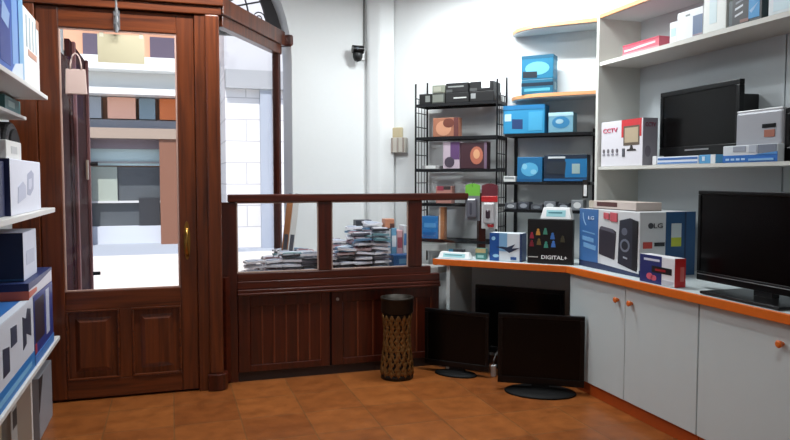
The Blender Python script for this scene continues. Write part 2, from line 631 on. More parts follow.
for x0, x1 in ((.46, 1.07), (1.17, 1.79)):
    MB().box(x0, x1, .022, .028, .81, 1.335).build('glass_pane', GLASS, part)
    e = MB()
    for u0, u1, w0, w1 in ((x0, x1, .81, .82), (x0, x1, 1.325, 1.335), (x0, x0 + .01, .82, 1.325), (x1 - .01, x1, .82, 1.325)):
        e.box(u0, u1, .006, .02, w0, w1)
    e.build('pane_bead', pbr('worn_pale_bead', (172, 150, 138), .5), part, bevel=.002)
MB().prism([(1.905, .81), (1.98, .81), (1.98, .885), (2.40, .885), (2.40, 1.335), (1.905, 1.335)], 0, .006,
           mat=Matrix(((1, 0, 0, 0), (0, 0, -1, .028), (0, 1, 0, 0), (0, 0, 0, 1)))).build('glass_pane', GLASS, part)
for x0, x1, kx in ((.46, 1.155, None), (1.165, 2.055, 1.21)):
    d = MB()
    d.box(x0 + .004, x0 + .09, 0, .03, .07, .645).box(x1 - .07, x1 - .004, 0, .03, .07, .645)
    d.box(x0 + .09, x1 - .07, 0, .03, .56, .645).box(x0 + .09, x1 - .07, 0, .03, .07, .12)
    do = d.build('cupboard_door', WOOD, part, bevel=.004)
    q = MB()
    x = x0 + .09
    w = (x1 - x0 - .16) / 6
    for k in range(6):
        q.box(x + k * w + .004, x + (k + 1) * w - .004, .012, .028, .12, .56)
        q.box(x + (k + 1) * w - .006, x + (k + 1) * w + .006, .008, .028, .12, .56, 1)
    q.build('board_panel', [WOOD, BATTEN], do, bevel=.003)
    if kx:
        MB().cyl((kx, 0, .585), (kx, -.012, .585), .006, 8).lathe([(.004, 0), (.013, .006), (.012, .012), (.003, .016)], 12, c=(0, 0, 0)).build('knob', STEEL, do) if False else \
            MB().cyl((kx, 0, .585), (kx, -.010, .585), .005, 8).cyl((kx, -.010, .585), (kx, -.022, .585), .012, 12).build('knob', STEEL, do)

# ---- display platform behind the partition
MB().prism([(.50, 5.275), (2.06, 5.275), (2.20, 5.36), (1.81, 5.75), (1.90, 5.98), (1.69, 6.05), (1.69, 6.13), (.985, 6.13)], .74, .79).build('display_platform', pbr('pale_display_cloth', (214, 212, 208), .8, var=.04))
tag(bpy.data.objects['display_platform'], 'pale display platform behind the partition panes under the packets', 'platform')

# ================================================================== COUNTER AND CABINETS
ct = thing('counter_worktop', 'white counter worktop with an orange front edge, bent at the corner', 'worktop')
poly = [(1.985, 5.165), (2.735, 4.415), (2.735, 1.85), (3.425, 1.85), (3.425, 4.53), (2.42, 5.535), (2.36, 5.54)]
MB().prism(poly, .832, .875).build('worktop_panel', LAM, ct)
e = MB()
e.prism([(1.970, 5.158), (2.715, 4.407), (2.735, 4.415), (1.985, 5.165)], .828, .876)
e.prism([(2.715, 4.407), (2.715, 1.85), (2.735, 1.85), (2.735, 4.415)], .828, .876)
e.build('orange_edge', ORANGE, ct, bevel=.003)
MB().prism([(2.068, 5.105), (2.088, 5.085), (2.43, 5.427), (2.41, 5.447)], 0, .832).build('end_panel', LAM, ct)
ad = thing('power_adapter', 'small white power adapter on the floor between the two front televisions', 'adapter', (2.33, 4.79, 0), DIAG)
MB().box(-.016, .016, -.02, .02, 0, .085).build('adapter_body', WHITEP, ad, bevel=.004)
MB().tube([(0, 0, .085), (0, .01, .13), (.01, .04, .17), (.02, .08, .2)], .004, 6).build('cord', pbr('grey_cord', (140, 140, 140), .5), ad)


def cabinet(y0, y1, label):
    c = thing('base_cabinet', label, 'cabinet', (2.75, (y0 + y1) / 2, 0), RIGHT, 'white base cabinets under the counter')
    w = y1 - y0
    MB().box(-w / 2 + .002, w / 2 - .002, .022, .66, .085, .83).build('carcass', LAM, c)
    MB().box(-w / 2 + .002, w / 2 - .002, .02, .6, 0, .085).build('plinth', PLINTH, c)
    for s in (-1, 1):
        x0, x1 = (-w / 2 + .003, -.0025) if s < 0 else (.0025, w / 2 - .003)
        d = MB().box(x0, x1, 0, .02, .087, .826).build('door', LAM, c, bevel=.002)
        k = MB()
        k.cyl((s * .07, 0, .725), (s * .07, -.012, .725), .009, 10).cyl((s * .07, -.012, .725), (s * .07, -.03, .725), .014, 14, r2=.019).cyl((s * .07, -.03, .725), (s * .07, -.036, .725), .019, 14, r2=.012)
        k.build('knob', ORANGE, d)
    return c


cabinet(3.112, 4.41, 'white two-door base cabinet with orange knobs under the boxed speaker set')
cabinet(1.86, 3.108, 'white two-door base cabinet with orange knobs under the counter television')

# ================================================================== SHELVING UNIT ON THE RIGHT WALL
un = thing('wall_shelving', 'grey wall shelving above the counter with orange-edged top and corner shelves', 'shelving', (0, 0, 0))
MB().box(3.045, 3.42, 4.535, 4.565, .876, 2.72).build('side_panel', pbr('cream_laminate', (206, 207, 200), .45), un)
for z0, z1, nm in ((1.574, 1.596, 'shelf'), (2.342, 2.370, 'shelf')):
    MB().box(3.055, 3.41, 1.9, 4.535, z0, z1).build(nm, pbr('cream_shelf', (206, 205, 198), .45), un)
MB().box(3.065, 3.41, 1.9, 4.535, 2.688, 2.718).box(3.05, 3.065, 1.9, 4.535, 2.692, 2.718, 1).build('top_shelf', [LAMG, LIT_EDGE], un)
MB().box(3.41, 3.425, 3.215, 4.535, .876, 2.718).build('back_panel', LAMG, un)
MB().box(3.41, 3.425, 1.9, 3.205, .876, 2.718).build('back_panel', LAMG, un)
arc = [(2.755 + .13 * (1 - math.sin(t)) - .075, 4.905 + .0 + .28 * (1 - math.cos(t))) for t in [PI / 2 * k / 8 for k in range(9)]]
edge_in = [(3.05, 4.572), (2.78, 4.842), (2.715, 4.925), (2.675, 5.02), (2.665, 5.12), (2.69, 5.225), (2.725, 5.238)]
for z0, z1 in ((2.664, 2.70), (2.131, 2.167)):
    MB().prism(edge_in + [(3.395, 4.57)], z0, z1, 0).build('corner_shelf', LAMG, un)
    e = MB()
    off = [(x - .008, y - .008) for x, y in edge_in]
    for i in range(len(edge_in) - 1):
        e.prism([edge_in[i], edge_in[i + 1], off[i + 1], off[i]], z1 - .026, z1 + .001)
    e.build('orange_edge', LIT_EDGE, un)


# ================================================================== WIRE RACKS ON THE CORNER WALL
def wire_shelf_mesh(w, d, z, n):
    m = MB()
    for y in (0, d):
        m.box(-w / 2, w / 2, y - .004, y + .004, z - .022, z)
    for x in (-w / 2, w / 2):
        m.box(x - .004, x + .004, 0, d, z - .022, z)
    for k in range(1, n):
        x = -w / 2 + w * k / n
        m.box(x - .0018, x + .0018, 0, d, z - .006, z - .002)
    for k in range(1, 4):
        m.box(-w / 2, w / 2, d * k / 4 - .002, d * k / 4 + .002, z - .010, z - .006)
    return m


cx = 2.236
rk = thing('wire_rack', 'black wire rack with ladder sides against the corner wall', 'rack', (cx, 7.58 - cx, 0), DIAG)
RW, RD = .717, .235
for sx, zb in ((-1, .79), (1, .877)):
    for y in (0, RD):
        MB().cyl((sx * RW / 2, y, zb), (sx * RW / 2, y, 2.30 if y == 0 else 2.34), .008, 8).build('post', WIRE, rk)
    m = MB()
    for z in [1.0 + .118 * k for k in range(11)]:
        m.cyl((sx * RW / 2, 0, z), (sx * RW / 2, RD, z), .0045, 6)
    for y in (RD * .25, RD * .5, RD * .75):
        m.cyl((sx * RW / 2, y, 1.0), (sx * RW / 2, y, 2.18), .003, 6)
    m.build('ladder_side', WIRE, rk)
for z in (2.13, 1.855, 1.588, 1.30, 1.0):
    wire_shelf_mesh(RW, RD, z, 40).build('wire_shelf', WIRE, rk)

cx2 = 2.795
ws = thing('wall_rack', 'dark wall rack of three thin shelves below the lower corner shelf', 'rack', (cx2, 7.64 - cx2, 0), DIAG)
for z in (1.862, 1.482, 1.262):
    m = wire_shelf_mesh(.67, .2, z, 34)
    m.build('wire_shelf', WIRE, ws)
for x in (-.31, .325):
    MB().box(x - .012, x + .012, .2, .222, 1.05, 1.90).build('upright', WIRE, ws)
m = MB()
MB().box(.285, .325, -.012, -.004, 1.36, 1.50).build('price_holder', BLACKM, ws)
MB().box(.293, .317, -.0145, -.0125, 1.375, 1.46).build('price_ticket', WHITEP, ws)

# ================================================================== GOODS ON THE WIRE RACK
G = 'black cartons stacked on top of the wire rack'


def diag_box(name, label, cat, s, x0, x1, z, h, d, col, **k):
    xm = (x0 + x1) / 2
    return carton(name, label, cat, (xm, s - xm, z), DIAG, (x1 - x0) * math.sqrt(2), d, h, col, **k)


blk = (12, 12, 13)
diag_box('carton', 'lone low black carton with grey mark, left end of wire rack top', 'box', 7.6, 2.01, 2.085, 2.131, .085, .16, blk,
         art=[('grey_label', 'F', (.55, .2, .95, .8), (120, 124, 120))], group=G)
diag_box('carton', 'black and greyish carton under the pale green one on the rack top', 'box', 7.6, 2.09, 2.175, 2.131, .085, .16, (60, 62, 58),
         art=[('grey_label', 'F', (.1, .15, .9, .85), (112, 116, 108))], group=G)
diag_box('carton', 'pale greenish carton stacked second from the left on the rack top', 'box', 7.6, 2.095, 2.175, 2.217, .065, .16, (122, 126, 112),
         art=[('faded_print', 'F', (.1, .2, .7, .8), (150, 152, 138))], group=G)
for i, (x0, x1, lab, lab2) in enumerate(((2.18, 2.325, 'black carton with white line, lower middle of rack top stack', 'black carton with pale strip, upper middle of rack top stack'),
                                         (2.33, 2.477, 'black carton with light spot, lower right of rack top stack', 'black carton with white sticker, upper right of rack top stack'))):
    diag_box('carton', lab, 'box', 7.6, x0, x1, 2.131, .082, .18, blk,
             art=[('white_line', 'F', (.35, .4, .9, .52), (190, 192, 190)) if i == 0 else ('light_spot', 'F', (.05, .3, .25, .8), (135, 138, 138))], group=G)
    diag_box('carton', lab2, 'box', 7.605, x0 + .003, x1 - .003, 2.213, .078, .18, (14, 14, 16),
             art=[('pale_strip', 'F', (.1, .55, .8, .7), (130, 134, 132)) if i == 0 else ('white_sticker', 'F', (.5, .3, .85, .95), (222, 226, 226)),
                  ('grey_patch', 'F', (.0, .05, .3, .35), (70, 72, 72))], group=G)
diag_box('carton', 'peach and brown picture carton on the second rack shelf', 'box', 7.6, 2.10, 2.262, 1.856, .155, .08, (158, 104, 80),
         art=[('dark_stripe', 'F', (.82, 0, 1, 1), (96, 52, 50)), ('portrait_picture', 'F', [disc(.42, .45, .3, .4)], (196, 142, 112)), ('brown_patch', 'F', [disc(.62, .72, .22, .25)], (104, 54, 42))])
diag_box('carton', 'white and purple picture carton on the third rack shelf', 'box', 7.6, 2.165, 2.27, 1.589, .22, .09, (186, 170, 182),
         art=[('purple_picture', 'F', (.45, .35, 1, 1), (92, 62, 106)), ('dark_picture', 'F', [disc(.4, .25, .3, .2)], (70, 60, 74))])
diag_box('carton', 'dark red picture carton with orange face beside the purple one', 'box', 7.6, 2.273, 2.437, 1.589, .215, .09, (64, 36, 44),
         art=[('face_picture', 'F', [disc(.62, .5, .24, .34)], (176, 104, 82)), ('glow_patch', 'F', [disc(.62, .55, .12, .18)], (214, 160, 120)), ('purple_edge', 'F', (.9, 0, 1, 1), (112, 92, 112))])
diag_box('carton', 'flat grey packet lying left on the third rack shelf', 'box', 7.6, 2.03, 2.14, 1.589, .03, .12, (150, 150, 150),
         art=[('white_label', 'F', (.2, .1, .8, .9), (215, 218, 216))])
diag_box('carton', 'pinkish packet peeping over the partition rail on the rack', 'box', 7.6, 2.12, 2.22, 1.301, .145, .08, (178, 128, 118),
         art=[('red_patch', 'F', (.1, .75, .5, 1), (150, 60, 76)), ('black_patch', 'F', (.5, .8, .95, 1), (60, 50, 50))])
diag_box('carton', 'tall brown packet behind third display pane on the rack', 'box', 7.6, 2.14, 2.175, 1.002, .268, .06, (166, 112, 74),
         art=[('pale_edge', 'F', (0, 0, .3, 1), (206, 186, 170))])
diag_box('carton', 'blue carton seen behind the third display pane', 'box', 7.6, 2.03, 2.135, 1.002, .19, .12, (38, 112, 176),
         art=[('pale_print', 'F', (.15, .5, .85, .7), (84, 150, 204)), ('side_band', 'F', (.1, .1, .9, .3), (30, 92, 156))])
diag_box('plastic_tray', 'shallow pale grey tray below the blue carton in the rack', 'tray', 7.60, 2.0, 2.19, .90, .07, .2, (196, 198, 194),
         art=[('front_lip', 'F', (0, .75, 1, 1), (214, 216, 212))])


def hang_pack(label, x, s, z0, z1, w, head, body, blobs):
    t = thing('blister_pack', label, 'pack', (x, s - x, 0), DIAG, 'packs hanging from the wire rack')
    MB().prism([(-w / 2, z1 - .10), (w / 2, z1 - .10), (w / 2, z1 - .015), (w * .1, z1), (-w * .1, z1), (-w / 2, z1 - .015)], 0, .003,
               mat=Matrix(((1, 0, 0, 0), (0, 0, -1, 0), (0, 1, 0, 0), (0, 0, 0, 1)))).build('header_card', ink(head), t)
    MB().box(-w / 2, w / 2, -.004, 0, z0, z1 - .10).build('backing_card', ink(body), t)
    for nm, (u0, v0, u1, v1, dep), c in blobs:
        H = z1 - .10 - z0
        MB().box(-w / 2 + u0 * w, -w / 2 + u1 * w, -.004 - dep, -.004, z0 + v0 * H, z0 + v1 * H).build(nm, ink(c, .2), t, bevel=dep * .45)
    MB().tube([(0, -.002, z1 - .025), (0, -.002, z1 + .005), (0, .012, z1 + .012), (0, .03, z1 + .012)], .0025, 6).build('hook', WIRE, t)


hang_pack('hanging pack with a green header and grey body', 2.325, 7.51, 1.17, 1.47, .125, (112, 182, 66), (120, 122, 128),
          [('blister', (.15, .1, .85, .9, .03), (96, 96, 104)), ('dark_item', (.35, .2, .6, .8, .034), (70, 70, 80))])
hang_pack('hanging pack with a red and maroon header beside the green one', 2.418, 7.48, 1.11, 1.47, .135, (96, 34, 44), (196, 196, 196),
          [('red_band', (.0, .82, 1, 1, .006), (178, 44, 46)), ('blister', (.15, .15, .85, .8, .03), (170, 168, 170)), ('dark_item', (.3, .3, .65, .6, .036), (58, 44, 52)), ('red_item', (.4, .05, .8, .16, .02), (170, 40, 44))])

# ---- goods on the corner shelf and wall rack
teal, sky_b, dk = (22, 108, 142), (44, 138, 184), (12, 34, 52)
diag_box('carton', 'flat teal carton with dark band, lower of two on the corner shelf', 'box', 7.66, 2.655, 2.835, 2.168, .115, .13, (20, 92, 120),
         art=[('dark_band', 'F', (0, .55, 1, .78), dk), ('pale_band', 'F', (.1, .2, .9, .4), (78, 156, 176)), ('grey_label', 'R', (.3, .3, .7, .8), (110, 140, 150))])
diag_box('carton', 'teal carton with black device picture, upper of two on the corner shelf', 'box', 7.66, 2.655, 2.835, 2.284, .185, .13, teal,
         art=[('pale_swirl', 'F', [disc(.5, .45, .38, .28)], (96, 168, 188)), ('dark_top', 'F', (0, .86, 1, 1), (20, 84, 112)), ('device_picture', 'F', [[(.05, .08), (.5, .06), (.5, .32), (.05, .34)]], (22, 34, 44)),
              ('side_print', 'R', (.15, .4, .85, .8), (70, 140, 170))])
diag_box('carton', 'wide light blue carton with dark screen picture on top wall rack shelf', 'box', 7.655, 2.55, 2.788, 1.863, .225, .14, sky_b,
         art=[('dark_picture', 'F', [[(.22, .18), (.48, .16), (.48, .5), (.22, .52)]], (34, 62, 108)), ('white_patch', 'F', (.04, .45, .2, .7), (180, 220, 238)), ('blue_top', 'F', (0, .84, 1, 1), (32, 116, 168)), ('blue_panel', 'F', (.62, .1, .95, .75), (66, 158, 200)),
              ('side_print', 'R', (.1, .1, .9, .9), (40, 120, 170))])
diag_box('carton', 'small pale blue carton with device picture on top wall rack shelf', 'box', 7.655, 2.81, 2.945, 1.863, .155, .13, (110, 158, 178),
         art=[('device_picture', 'F', [disc(.5, .5, .36, .3)], (50, 122, 166)), ('pale_top', 'F', (0, .82, 1, 1), (168, 206, 220)), ('white_spot', 'F', [disc(.45, .55, .16, .12)], (150, 186, 200))])
diag_box('carton', 'blue carton with pale pattern on the middle wall rack shelf', 'box', 7.655, 2.635, 2.778, 1.483, .195, .13, (28, 104, 152),
         art=[('pale_pattern', 'F', [disc(.5, .5, .34, .28)], (86, 170, 212)), ('light_spots', 'F', [disc(.3, .62, .1, .12), disc(.66, .4, .12, .1)], (130, 196, 224)), ('dark_base', 'F', (0, 0, 1, .12), (24, 84, 130))])
diag_box('carton', 'wide black and blue carton with dark device on the middle wall rack shelf', 'box', 7.65, 2.785, 3.02, 1.483, .21, .13, (26, 40, 58),
         art=[('blue_panel', 'F', (.5, .16, 1, .84), (30, 110, 162)), ('device_picture', 'F', [[(.06, .3), (.5, .28), (.52, .74), (.08, .76)]], (40, 48, 58)), ('white_line', 'F', (.1, .86, .5, .93), (206, 214, 218)), ('pale_stack', 'F', (.66, .3, .84, .66), (150, 176, 176)),
              ('blue_foot', 'F', (.0, .03, 1, .12), (30, 90, 140))])
diag_box('carton', 'low white packet at the left of the middle wall rack shelf', 'box', 7.655, 2.555, 2.625, 1.483, .045, .1, (222, 226, 224),
         art=[('grey_print', 'F', (.1, .5, .9, .9), (150, 156, 158))])
for i, (x0, c, c2, hh, lab) in enumerate(((2.565, (92, 96, 102), (186, 190, 194), .05, 'grey blister packet with white blot, leftmost on lowest wall rack shelf'),
                                           (2.64, (58, 62, 70), (146, 152, 160), .06, 'dark grey blister packet second along the lowest wall rack shelf'),
                                           (2.715, (70, 72, 78), (120, 126, 132), .04, 'low charcoal packet midway along the lowest wall rack shelf'),
                                           (2.79, (110, 114, 120), (206, 210, 212), .065, 'pale grey packet above the white sloped tray'),
                                           (2.865, (46, 48, 54), (160, 166, 172), .055, 'black packet with grey blot on lowest wall rack shelf'),
                                           (2.94, (128, 132, 136), (214, 216, 216), .08, 'tall light grey packet, right end of lowest wall rack shelf'))):
    diag_box('blister_packet', lab, 'pack', 7.655, x0, x0 + .066, 1.263, hh, .11, c, art=[('white_blot', 'F', [disc(.5, .5, .32, .3)], c2)], group='packets on the lowest wall rack shelf')


# ================================================================== GOODS ON THE COUNTER
def sloped_tray(label, s, x0, x1, z, h, d):
    xm = (x0 + x1) / 2
    w = (x1 - x0) * math.sqrt(2)
    t = thing('leaflet_tray', label, 'tray', (xm, s - xm, z), DIAG, 'white sloped trays by the corner')
    vs = [(-w / 2, 0, 0), (w / 2, 0, 0), (w / 2, d, 0), (-w / 2, d, 0), (-w / 2 + .02, .02, h), (w / 2 - .02, .02, h), (w / 2 - .02, d, h), (-w / 2 + .02, d, h)]
    MB().add(vs, [(3, 2, 1, 0), (4, 5, 6, 7), (0, 1, 5, 4), (1, 2, 6, 5), (2, 3, 7, 6), (3, 0, 4, 7)]).build('tray_body', WHITEP, t, bevel=.004)
    k = .02 / h
    def F(u, v):
        return (u, v * k * 1.0 - .0015, v)
    for nm, a, b, c, e, col in (('window', -w / 2 + .045, w / 2 - .045, h * .22, h * .78, (150, 200, 206)), ('window_print', -w / 2 + .06, w / 2 - .07, h * .5, h * .62, (60, 120, 132))):
        yo = 0 if nm == 'window' else -.001
        q = [F(a, c), F(b, c), F(b, e), F(a, e)]
        MB().add([(x, y + yo, zz) for x, y, zz in q] + [(x, y + yo + .0012, zz) for x, y, zz in q], [(0, 1, 2, 3), (7, 6, 5, 4), (0, 4, 5, 1), (1, 5, 6, 2), (2, 6, 7, 3), (3, 7, 4, 0)]).build(nm, ink(col), t)
    return t


sloped_tray('white sloped tray standing at the left end of the counter', 7.20, 2.02, 2.215, .877, .052, .065)
sloped_tray('white sloped tray lying on the black figure carton', 7.27, 2.63, 2.795, 1.208, .085, .08)
diag_box('carton', 'dark little device lying on the sloped tray at counter end', 'device', 7.24, 2.10, 2.19, .930, .02, .04, (48, 52, 58),
         art=[('blue_edge', 'F', (0, 0, .3, 1), (60, 130, 160))])
diag_box('carton', 'small teal and tan packet left of the white and blue carton', 'box', 7.29, 2.275, 2.335, .877, .085, .05, (70, 128, 122),
         art=[('tan_top', 'F', (0, .6, 1, 1), (178, 160, 116)), ('pale_print', 'F', (.2, .15, .8, .4), (150, 190, 184))])
diag_box('carton', 'white and blue carton with a dark aircraft-like picture on the counter', 'box', 7.25, 2.345, 2.525, .877, .215, .12, (208, 216, 222),
         art=[('blue_panel', 'F', (0, 0, .3, 1), (24, 76, 146)), ('pale_blue', 'F', (.3, .35, .55, 1), (120, 166, 204)),
              ('aircraft_picture', 'F', [[(.2, .5), (.45, .42), (.62, .3), (.95, .5), (.7, .46), (.8, .62), (.55, .5), (.4, .52)]], (36, 48, 72)),
              ('light_spots', 'F', [disc(.12, .8, .06, .07), disc(.2, .18, .1, .06)], (150, 196, 226)), ('blue_mark', 'F', (.66, .06, .84, .16), (40, 80, 140)), ('dark_edge', 'F', (.94, 0, 1, 1), (36, 56, 96)),
              ('side_print', 'R', (0, 0, 1, 1), (26, 60, 112))])
fig = [((.10, .62), (150, 40, 60)), ((.24, .70), (196, 140, 60)), ((.40, .72), (70, 140, 120)), ((.56, .62), (60, 110, 180)), ((.10, .44), (120, 30, 46)), ((.26, .48), (110, 90, 50)), ((.42, .42), (70, 150, 130)), ((.58, .44), (70, 120, 196)), ((.78, .56), (66, 62, 44))]
art = []
for (u, v), c in fig:
    art.append(('figure_picture', 'F', [disc(u, v + .055, .028, .032, 10), [(u - .05, v - .06), (u + .05, v - .06), (u + .035, v + .03), (u - .035, v + .03)]], c))
art += [('white_rule', 'F', (.03, .135, .24, .155), (170, 170, 170))]
diag_box('carton', 'black carton with rows of coloured figures on the counter', 'box', 7.22, 2.545, 2.785, .877, .33, .05, (10, 10, 12), art=art,
         text=[('DIGITAL+', 'F', .60, .15, .56, .085, (236, 236, 236))])


def right_box(name, label, cat, x, y0, y1, z, h, d, col, **k):
    return carton(name, label, cat, (x, (y0 + y1) / 2, z), RIGHT, y1 - y0, d, h, col, **k)


# big speaker-set carton
W_, D_, H_ = .685, .43, .415
t = right_box('speaker_carton', 'large white and blue carton with black speakers pictured on the counter', 'box', 2.84, 3.75, 4.435, .877, H_, D_, (204, 206, 208),
              art=[('blue_end', 'F', (0, 0, .34, 1), (58, 104, 160)), ('navy_base', 'F', (0, 0, 1, .10), (38, 50, 84)), ('white_swoosh', 'F', [[(.40, .10), (1, .05), (1, .1), (.6, .22), (.38, .26)]], (212, 214, 218)),
                   ('pale_lines', 'F', [[(.06, .60), (.28, .57), (.28, .59), (.06, .62)], [(.06, .46), (.26, .43), (.26, .50), (.06, .53)], [(.08, .34), (.3, .30), (.3, .38), (.08, .42)]], (112, 160, 204)),
                   ('pale_arc', 'F', [[(.06, .93), (.065, .84), (.085, .77), (.12, .71), (.125, .725), (.095, .78), (.078, .84), (.072, .93)]], (150, 184, 214)),
                   ('amplifier_picture', 'F', [[(.36, .26), (.62, .20), (.64, .66), (.58, .70), (.38, .72), (.36, .66)]], (46, 42, 52)), ('amplifier_top', 'F', [[(.37, .68), (.63, .63), (.58, .70), (.40, .73)]], (84, 82, 94)),
                   ('speaker_picture', 'F', [[(.68, .16), (.95, .08), (.97, .86), (.86, .90), (.70, .85)]], (40, 42, 54)), ('speaker_side', 'F', [[(.90, .095), (.97, .075), (.98, .86), (.90, .88)]], (22, 22, 28)),
                   ('tweeter_ring', 'F', [disc(.78, .68, .045, .06)], (92, 96, 110)), ('woofer_ring', 'F', [disc(.79, .46, .075, .105)], (110, 116, 130)), ('woofer_cone', 'F', [disc(.79, .46, .05, .07)], (34, 36, 46)), ('red_badge', 'F', [[(.44, .86), (.53, .85), (.53, .95), (.44, .96)], [(.55, .83), (.66, .82), (.66, .96), (.55, .97)]], (190, 84, 94)),
                   ('chrome_mark', 'F', [[(.77, .26), (.83, .245), (.83, .27), (.77, .285)]], (150, 156, 168)),
                   ('blue_end', 'R', (.46, 0, 1, 1), (30, 74, 116)), ('navy_base', 'R', (0, 0, .46, .1), (38, 50, 84)), ('dark_seam', 'R', (.80, 0, .83, 1), (16, 44, 78)),
                   ('white_sticker', 'R', (.56, .60, .74, .82), (196, 204, 206)), ('yellow_sticker', 'R', (.56, .46, .74, .60), (188, 196, 60)), ('red_picture', 'R', (.06, .44, .22, .54), (186, 66, 58)), ('black_picture', 'R', (.26, .47, .44, .53), (40, 40, 44))],
              text=[('LG', 'R', .32, .79, .16, .075, (70, 72, 78)), ('LG', 'F', .215, .85, .10, .06, (190, 210, 232))])
M, fw, fh = face_frame('R', W_, D_, H_)
MB().prism([(u * fw, v * fh) for u, v in disc(.19, .79, .045, .046, 20)], .0001, .0035, mat=M).build('round_logo', ink((70, 72, 78)), t)
right_box('flat_carton', 'flat beige carton with dark brown window lying on the speaker carton', 'box', 2.90, 3.87, 4.41, 1.293, .056, .2, (190, 176, 168),
          art=[('brown_window', 'F', (.18, .35, .62, .9), (82, 48, 46)), ('pale_edge', 'F', (0, 0, .1, 1), (176, 166, 150)), ('dark_line', 'F', (.0, .0, 1, .1), (70, 66, 66))])
right_box('radio_carton', 'small navy and white carton with red end before the speaker carton', 'box', 2.76, 3.322, 3.635, .877, .168, .076, (222, 222, 226),
          art=[('navy_panel', 'F', (0, 0, .64, 1), (36, 44, 104)), ('white_title', 'F', (.12, .80, .58, .88), (206, 208, 222)), ('radio_picture', 'F', [[(.36, .40), (.92, .40), (.92, .62), (.36, .64)]], (24, 20, 24)), ('red_display', 'F', [[(.46, .47), (.76, .47), (.76, .55), (.46, .55)]], (140, 20, 28)), ('red_burst', 'F', [disc(.30, .24, .09, .12), disc(.42, .2, .08, .1)], (200, 90, 110)), ('white_foot', 'F', (.66, .06, .95, .2), (190, 196, 206)),
               ('red_end', 'R', (0, 0, 1, 1), (186, 40, 40)), ('pale_list', 'R', (.5, .2, .85, .7), (206, 110, 104))])


# ---- televisions
def television(label, loc, rz, w, h, z0, depth=.07, base=None, screen_glow=SCREEN, group='flat televisions for sale', bez=.03, chin=.05, strip=None, lean=0):
    t = thing('television', label, 'television', loc, rz, group)
    t.rotation_euler = (lean, 0, rz)
    f = MB()
    f.box(-w / 2, w / 2, 0, depth * .5, z0 + h - bez, z0 + h).box(-w / 2, w / 2, 0, depth * .5, z0, z0 + chin)
    f.box(-w / 2, -w / 2 + bez, 0, depth * .5, z0 + chin, z0 + h - bez).box(w / 2 - bez, w / 2, 0, depth * .5, z0 + chin, z0 + h - bez)
    f.build('bezel', BLACKP, t, bevel=.004)
    MB().box(-w / 2 + bez, w / 2 - bez, .006, .012, z0 + chin, z0 + h - bez).build('screen', SCREEN, t)
    k = MB()
    a, b = depth * .5, depth
    vs = [(sx * w / 2 * .98, a, z) for z in (z0 + .01, z0 + h - .01) for sx in (-1, 1)] + [(sx * w / 2 * .7, b, z) for z in (z0 + h * .18, z0 + h * .85) for sx in (-1, 1)]
    k.add(vs, [(0, 1, 3, 2), (5, 4, 6, 7), (0, 4, 5, 1), (1, 5, 7, 3), (3, 7, 6, 2), (2, 6, 4, 0)])
    k.build('back_housing', BLACKM, t, bevel=.004)
    if strip:
        u0, u1, v0, v1 = strip
        MB().box(-w / 2 + u0 * w, -w / 2 + u1 * w, -.003, 0, z0 + v0, z0 + v1).build('silver_strip', STEEL, t, bevel=.001)
    if base:
        bx, by, kind, oy = base
        if z0 > .02:
            MB().box(-.06, .06, depth * .2, depth * .8, .012, z0 + .02).build('neck', BLACKM, t)
        m = MB()
        if kind == 'oval':
            m.lathe([(bx * .97, 0), (bx, .006), (bx * .97, .014), (bx * .5, .022), (.03, .026)], 40, c=(0, oy, 0), sy=by / bx)
            m.build('base', pbr('black_base_plastic', (8, 8, 9), .65, spec=.2), t)
        else:
            m.box(-bx, bx, oy - by, oy + by, 0, .016)
            m.build('base', BLACKP, t, bevel=.006)
    return t


television('large black television standing on the counter by the small radio carton', (2.90, 2.845, .877), RIGHT - .02, .95, .515, .045, .08, (.27, .15, 'rect', -.0), bez=.022, chin=.05, strip=(.0, 1, .034, .038))
television('black television with silver strip standing on the grey middle shelf', (3.205, 3.69, 1.597), RIGHT - .04, .74, .45, .045, .07, (.2, .05, 'oval', .045), bez=.032, chin=.075, strip=(.36, .66, .045, .055))
television('black television on an oval base, front one on the floor', (2.468, 4.325, 0), math.radians(-32), .60, .50, .05, .07, (.25, .17, 'oval', -.01), bez=.03, chin=.05)
television('black television on the floor beside the bronze basket', (2.075, 4.925, 0), DIAG, .53, .445, .05, .06, (.17, .10, 'oval', .0), bez=.028, chin=.045)
television('black television standing behind the other two under the counter', (2.59, 4.895, 0), DIAG, .72, .54, .115, .07, (.2, .12, 'oval', .03), bez=.03, chin=.05)

